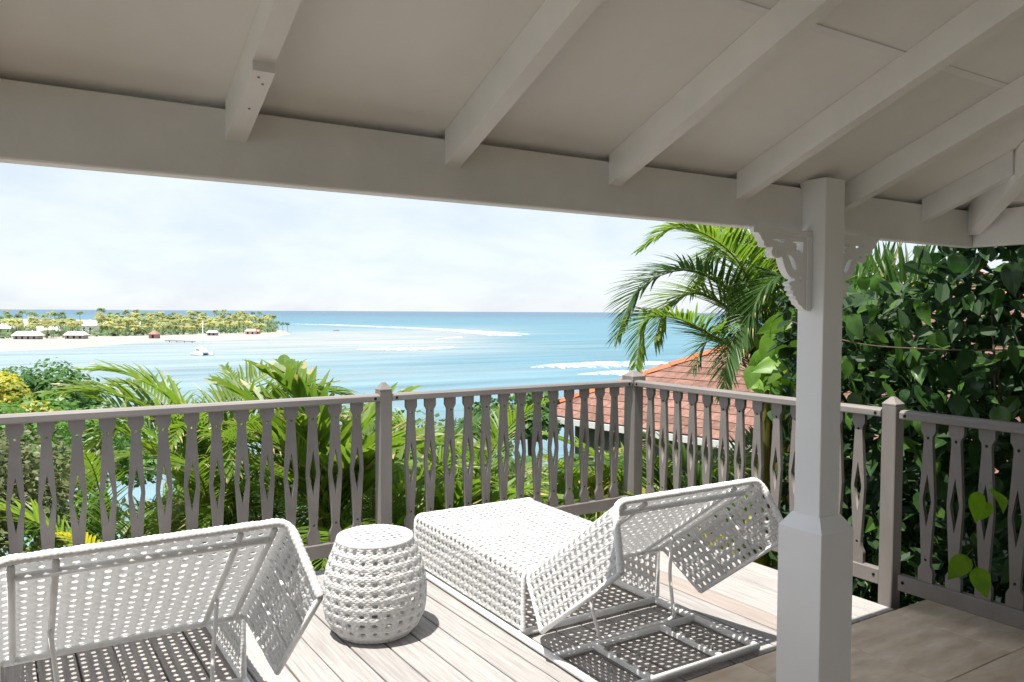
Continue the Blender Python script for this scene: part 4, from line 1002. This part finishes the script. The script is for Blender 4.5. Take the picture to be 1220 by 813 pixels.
# ---- heart-leaved climber over the side railing
M['hl'] = leafmat('climber_leaf', (.038, .09, .022), (.02, .055, .016), .25, .35, .22)  # dark green carries the roof's shade in the leaf colour
M['hl_in'] = leafmat('climber_inner_leaf', (.03, .075, .018), (.016, .045, .013), .22, 0, .6)  # darker than the outer leaves, with the inside shade in its colour
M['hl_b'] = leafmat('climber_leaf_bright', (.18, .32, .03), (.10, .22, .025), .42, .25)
M['hl_m'] = leafmat('climber_leaf_mid', (.085, .17, .032), (.045, .11, .024), .3, .3, .24)  # lighter green mixed in for leaves that the sun reaches
M['vine'] = material('climber_stem', (.10, .085, .05), .8, .2, (8, 4, .3))
def heart(name, mat, curl):
    m = MB(); vs = []; fs = []; rows = [(0, .0), (.06, .17), (.16, .27), (.32, .31), (.52, .27), (.72, .17), (.88, .07), (1, 0)]
    for (y, x) in rows:
        z = -curl*(y-.3)**2; vs += [(-x, -y, z + x*.22 - x*x*.5), (-x*.5, -y, z + x*.10), (0, -y, z - .015), (x*.5, -y, z + x*.10), (x, -y, z + x*.22 - x*x*.5)]
    vs[0] = vs[4] = vs[1] = vs[3] = (0, .0, 0)
    for i in range(len(rows)-1):
        for j in range(4): a = i*5+j; fs.append((a, a+1, a+6, a+5))
    m.add(vs, fs, 0, True); m.tube([(0, .28, .07), (0, .1, .02), (0, 0, 0)], .012, 4); return m.mesh(name, mat)
HL = [heart('leaf', M['hl'], c) for c in (.25, .5, .1, .8, -.2)]; HM = [heart('leaf', M['hl_m'], c) for c in (.3, .6, .0, .9)]; HB = [heart('leaf', M['hl_b'], c) for c in (.25, .5, .1, .8, -.15)]
random.seed(17)
def put_leaf(r, me, p, size, face=None):
    # tip hangs down; the blade faces outward and up, with scatter
    dn = (Vector((rnd(-.5, .5), rnd(-.5, .5), -1 + rnd(-.2, .9)))).normalized()
    fc = face if face is not None else Vector((-.8, -.5, .5)); fc = (fc + Vector((rnd(-.9, .9), rnd(-.9, .9), rnd(-.5, .7)))).normalized()
    x = (-dn).cross(fc).normalized(); z = x.cross(-dn).normalized()
    mt = Matrix((x, -dn, z)).transposed(); o = link('leaf', me, r, Vector(p) - OFF[r.name], mt.to_euler(), (size*rnd(.85, 1.1), size, size)); return o
hg = hill_z(4.9, 2.6)
cl = empty('climbing_plant', (4.9, 2.6, hg), 'dense dark heart leaved climber behind the shaded railing at right', 'climber')
def topz(y): return 2.55 if y < 2.3 else (1.84 if y > 2.75 else 2.55 - (y-2.3)/.45*.71) if y < 3.3 else 1.75
cnt = 0
while cnt < 252:
    y = rnd(1.25, 3.45); x = 4.28 + rnd(0, .5) + (.0 if y < 2.6 else .1); tz = topz(y); z = rnd(.75, tz)
    if y > 2.5 and z < .95: continue
    sz = rnd(.10, .22) if random.random() < .75 else rnd(.07, .12); put_leaf(cl, random.choice((HL if random.random() < .8 else HM) if y < 2.5 else random.choice((HL, HL, HM, HM, HM, HB))), (x, y, z), sz); cnt += 1  # dark greens for the shaded stretch, lighter ones coloured as sunlit leaves
for _ in range(40):
    y = rnd(1.3, 2.9); put_leaf(cl, random.choice(HL), (4.3 + rnd(0, .5), y, rnd(-.1, .8)), rnd(.13, .22))
for (x, y, d) in ((1165, 600, 3.75), (1183, 597, 3.75), (1152, 676, 3.7), (1163, 690, 3.7), (1172, 612, 3.8)):
    p = at(x, y-14, d=d); put_leaf(cl, random.choice(HB), p, .15, Vector((-.8, -.7, .2)))
for k in range(9):
    pts = []; y = 3.4 - k*.2; p = Vector((4.62 + rnd(-.1, .3), y, hg)); z1 = topz(y) - .1
    for t_ in range(7): pts.append(Vector((p.x + rnd(-.12, .12), p.y + rnd(-.18, .18) - .05*t_, hg + (z1-.35-hg)*t_/6)))
    MB().tube(catmull(pts, 18), .007, 5).build('stem', M['vine'], cl)
MB().tube(catmull([(4.45, 3.5, 1.55), (4.42, 3.0, 1.42), (4.4, 2.5, 1.40), (4.42, 2.0, 1.42), (4.5, 1.5, 1.5)], 20), .0045, 5).build('stem', M['vine'], cl)
# the inner foliage nobody could count, plus unseen upper leaves added as shade
m = MB(); random.seed(23)
def loose_leaf(m, p, s_, tilt):
    nrm_ = (Vector((-.5, -.3, .6)) + Vector((rnd(-1, 1), rnd(-1, 1), rnd(-.6, .8)))*tilt).normalized(); a = Matrix.Rotation(rnd(0, 6.28), 3, nrm_) @ nrm_.orthogonal().normalized(); b = nrm_.cross(a); p = Vector(p)
    m.add([p - a*s_*.5, p - a*s_*.3 + b*s_*.24 + nrm_*s_*.06, p + b*s_*.23 + nrm_*s_*.05, p + a*s_*.6 - nrm_*s_*.12, p - b*s_*.23 + nrm_*s_*.05, p - a*s_*.3 - b*s_*.24 + nrm_*s_*.06], [(0,1,2,3), (0,3,4,5)], 1 if random.random() < .18 else 0)
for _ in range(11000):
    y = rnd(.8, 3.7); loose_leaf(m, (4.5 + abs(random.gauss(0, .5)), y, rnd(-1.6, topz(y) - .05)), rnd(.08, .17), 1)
for _ in range(2600):  # upper leaves out of view, added to keep sky light off the railing
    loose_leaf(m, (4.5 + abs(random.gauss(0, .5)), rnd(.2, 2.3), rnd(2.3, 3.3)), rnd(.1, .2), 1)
inner = m.build('inner_and_shading_foliage', [M['hl_in'], M['hl_m']], cl); inner['kind'] = 'stuff'
# unseen tree added to keep sky and sun off the climber and railing
random.seed(77)
tree('broadleaf_tree', (7.0, -.1, hill_z(7.0, -.1)), 3.6 - hill_z(7.0, -.1), (1.9, 2.3, 1.3), M['hl'], 'unseen tree added beyond the right edge to shade the climber', 'tree', 7000, .24, None, 40, .16)
# bright large-leaved plant left of the column
bp3 = at(925, 470, d=6.0); g3 = hill_z(bp3.x, bp3.y)
bl = empty('large_leaf_plant', (bp3.x, bp3.y, g3), 'bright green plant with large hanging leaves directly left of the column', 'plant')
for (x, y, s_) in ((925, 392, .26), (918, 398, .3), (935, 395, .3), (908, 428, .22), (899, 436, .2), (928, 425, .32), (940, 430, .3), (917, 418, .28), (945, 455, .24), (895, 452, .18), (905, 462, .2), (938, 380, .25), (945, 400, .3), (950, 375, .2), (912, 445, .2), (930, 455, .25), (947, 420, .3), (932, 372, .16), (943, 366, .16)):
    p = at(x, y, d=5.9 + rnd(-.25, .25)); put_leaf(bl, random.choice(HB), p, s_*.95, Vector((-.6, -.8, .4)))
for (x, x2) in ((910, 912), (935, 930), (945, 944)):
    b = at(x, 470, d=6.0); MB().tube([(b.x, b.y, g3-.2), at(x2, 480, d=6.05), at(x+4, 420, d=6.0), at(x+6, 385, d=6.0)], [.07, .05, .03, .012], 7).build('stem', M['rach'], bl)

# ================================================================== NEIGHBOUR HOUSE
cpt = at(628, 491, d=14.0); ept = at(934, 535, d=10.3); zE = cpt.z
e_ = Vector((ept.x - cpt.x, ept.y - cpt.y, 0)).normalized(); i_ = Vector((-e_.y, e_.x, 0))
if i_.dot(FWD) < 0: i_ = -i_
PITCHR = .485; SW = 10.6
M['shingle'] = material('red_brown_shingle', (.235, .132, .105), .9, .15, (9, 6, .35), (60, .35, .003), .22)
M['ridge'] = material('orange_ridge_cap', (.52, .15, .075), .8, .2, (5, 4, .15), rand=.08)
M['fasciaw'] = material('white_gutter', (.75, .74, .72), .5, .3); M['wallg'] = material('pale_green_wall', (.22, .27, .235), .8, .2, (2, 5, .12), None)
M['shutter'] = material('dark_louvre', (.05, .07, .06), .6, .3)
nh = empty('neighbour_house', (cpt.x, cpt.y, hill_z(cpt.x, cpt.y) - .3), 'neighbouring house with red shingled hip roof and orange ridge below the deck', 'house')
def hp(s_, t_, z): q = Vector((cpt.x, cpt.y, 0)) + e_*s_ + i_*t_; return Vector((q.x, q.y, z))
apex = hp(SW/2, SW/2, zE + PITCHR*SW/2)
m = MB(); cs = [hp(0, 0, zE), hp(SW, 0, zE), hp(SW, SW, zE), hp(0, SW, zE)]
m.add(cs + [apex] + [c - Vector((0, 0, .05)) for c in cs], [(0,1,4),(1,2,4),(2,3,4),(3,0,4),(8,7,6,5)]); roof = m.build('roof', M['shingle'], nh)
up_ = (i_ + Vector((0, 0, PITCHR))).normalized(); nr = e_.cross(up_).normalized(); nr = nr if nr.z > 0 else -nr
EXP_, SWD = .215, .36; sl_len = math.hypot(SW/2, PITCHR*SW/2)
random.seed(41); nsh = 0; hl_ = math.cos(math.atan(PITCHR))
sm = MB(); sm.hexa([(0, 0, .004), (SWD-.006, 0, .004), (SWD-.006, EXP_+.03, -.002), (0, EXP_+.03, -.002), (0, 0, .017), (SWD-.006, 0, .017), (SWD-.006, EXP_+.03, .004), (0, EXP_+.03, .004)]); sh_me = sm.mesh('shingle', M['shingle'])
rest = MB(); mt = Matrix((e_, up_, nr)).transposed(); roff = OFF[roof.name]
hand = mt.determinant()
if hand < 0: e2_ = -e_; mt = Matrix((e2_, up_, nr)).transposed()
sgn = 1 if hand > 0 else -1
row = 0
while (row+1)*EXP_ < sl_len:
    u0 = row*EXP_; ins = u0*hl_; a = ins + .05; b = SW - ins; k = 0; x = a - (row % 2)*SWD*.5 - rnd(0, .05)
    while x < min(b, 8.2):
        xs = max(x, a - .02)
        org = Vector((cpt.x, cpt.y, zE)) + e_*(x if sgn > 0 else x + SWD) + up_*u0 + nr*.003
        if x + SWD*.4 > a and x + SWD < b + .1:
            pix = CM.inverted() @ org; sx = 610 + F*pix.x/-pix.z; sy = 406.5 - F*pix.y/-pix.z
            if 640 < sx < 960 and nsh < 300 and x > a - .05: link('shingle', sh_me, roof, org - roff, mt.to_euler()); nsh += 1
            else:
                vv = [mt @ Vector(v.co) + org for v in sh_me.vertices]; rest.add(vv, [tuple(p.vertices) for p in sh_me.polygons])
        x += SWD
    row += 1
rs_ = rest.build('shingle_field', M['shingle'], roof); rs_['kind'] = 'stuff'
for (c0, c1) in ((cs[0], apex), (cs[1], apex)):
    dv = c1 - c0; n_ = int(dv.length/.42)
    for k in range(n_):
        a, b = c0.lerp(c1, k/n_), c0.lerp(c1, (k+1.12)/n_); d = dv.normalized(); sdv = d.cross(Vector((0, 0, 1))).normalized(); upv = sdv.cross(d)
        m = MB(); lift = .028; wv = .13
        pts = []
        for q, l_ in ((a, .02), (b, .0)):
            pts.append([q + sdv*-wv + upv*(l_-.02), q + sdv*-wv*.4 + upv*(lift+l_), q + sdv*wv*.4 + upv*(lift+l_), q + sdv*wv + upv*(l_-.02)])
        m.add(pts[0] + pts[1], [(0,1,5,4),(1,2,6,5),(2,3,7,6),(3,2,1,0),(4,5,6,7)], 0, False); m.build('ridge_cap', M['ridge'], roof)
def bar(a, b, z0, z1, th, mat, nm):
    d = (b-a).normalized(); o = Vector((d.y, -d.x, 0))*th; m = MB()
    m.hexa([Vector((*(a).xy, z0)), Vector((*(b).xy, z0)), Vector((*(b+o).xy, z0)), Vector((*(a+o).xy, z0)), Vector((*(a).xy, z1)), Vector((*(b).xy, z1)), Vector((*(b+o).xy, z1)), Vector((*(a+o).xy, z1))]); return m.build(nm, mat, nh)
bar(cs[0] + e_*-.04, cs[1], zE-.11, zE-.012, -.035 if False else .03, M['fasciaw'], 'fascia')
bar(cs[0], cs[3], zE-.11, zE-.012, .03, M['fasciaw'], 'fascia')
w0, w1 = hp(.6, .6, 0), hp(SW-.6, SW-.6, 0); gz_ = hill_z(cpt.x, cpt.y) - 2.5
m = MB(); q = [hp(.6, .6, gz_), hp(SW-.6, .6, gz_), hp(SW-.6, SW-.6, gz_), hp(.6, SW-.6, gz_)]; m.hexa(q + [Vector((*v.xy, zE-.05)) for v in q]); m.build('wall', M['wallg'], nh)
for s_ in (2.0, 4.4, 6.8):
    m = MB(); q = [hp(s_, .57, zE-1.7), hp(s_+1.1, .57, zE-1.7), hp(s_+1.1, .62, zE-1.7), hp(s_, .62, zE-1.7)]; m.hexa(q + [v + Vector((0, 0, 1.15)) for v in q]); wn = m.build('window', M['shutter'], nh)
    for k in range(8):
        m = MB(); q = [hp(s_+.03, .535, zE-1.66+k*.14), hp(s_+1.07, .535, zE-1.66+k*.14), hp(s_+1.07, .565, zE-1.63+k*.14), hp(s_+.03, .565, zE-1.63+k*.14)]; m.hexa(q + [v + Vector((0, 0, .06)) for v in q]); m.build('louvre', M['wallg'], wn)
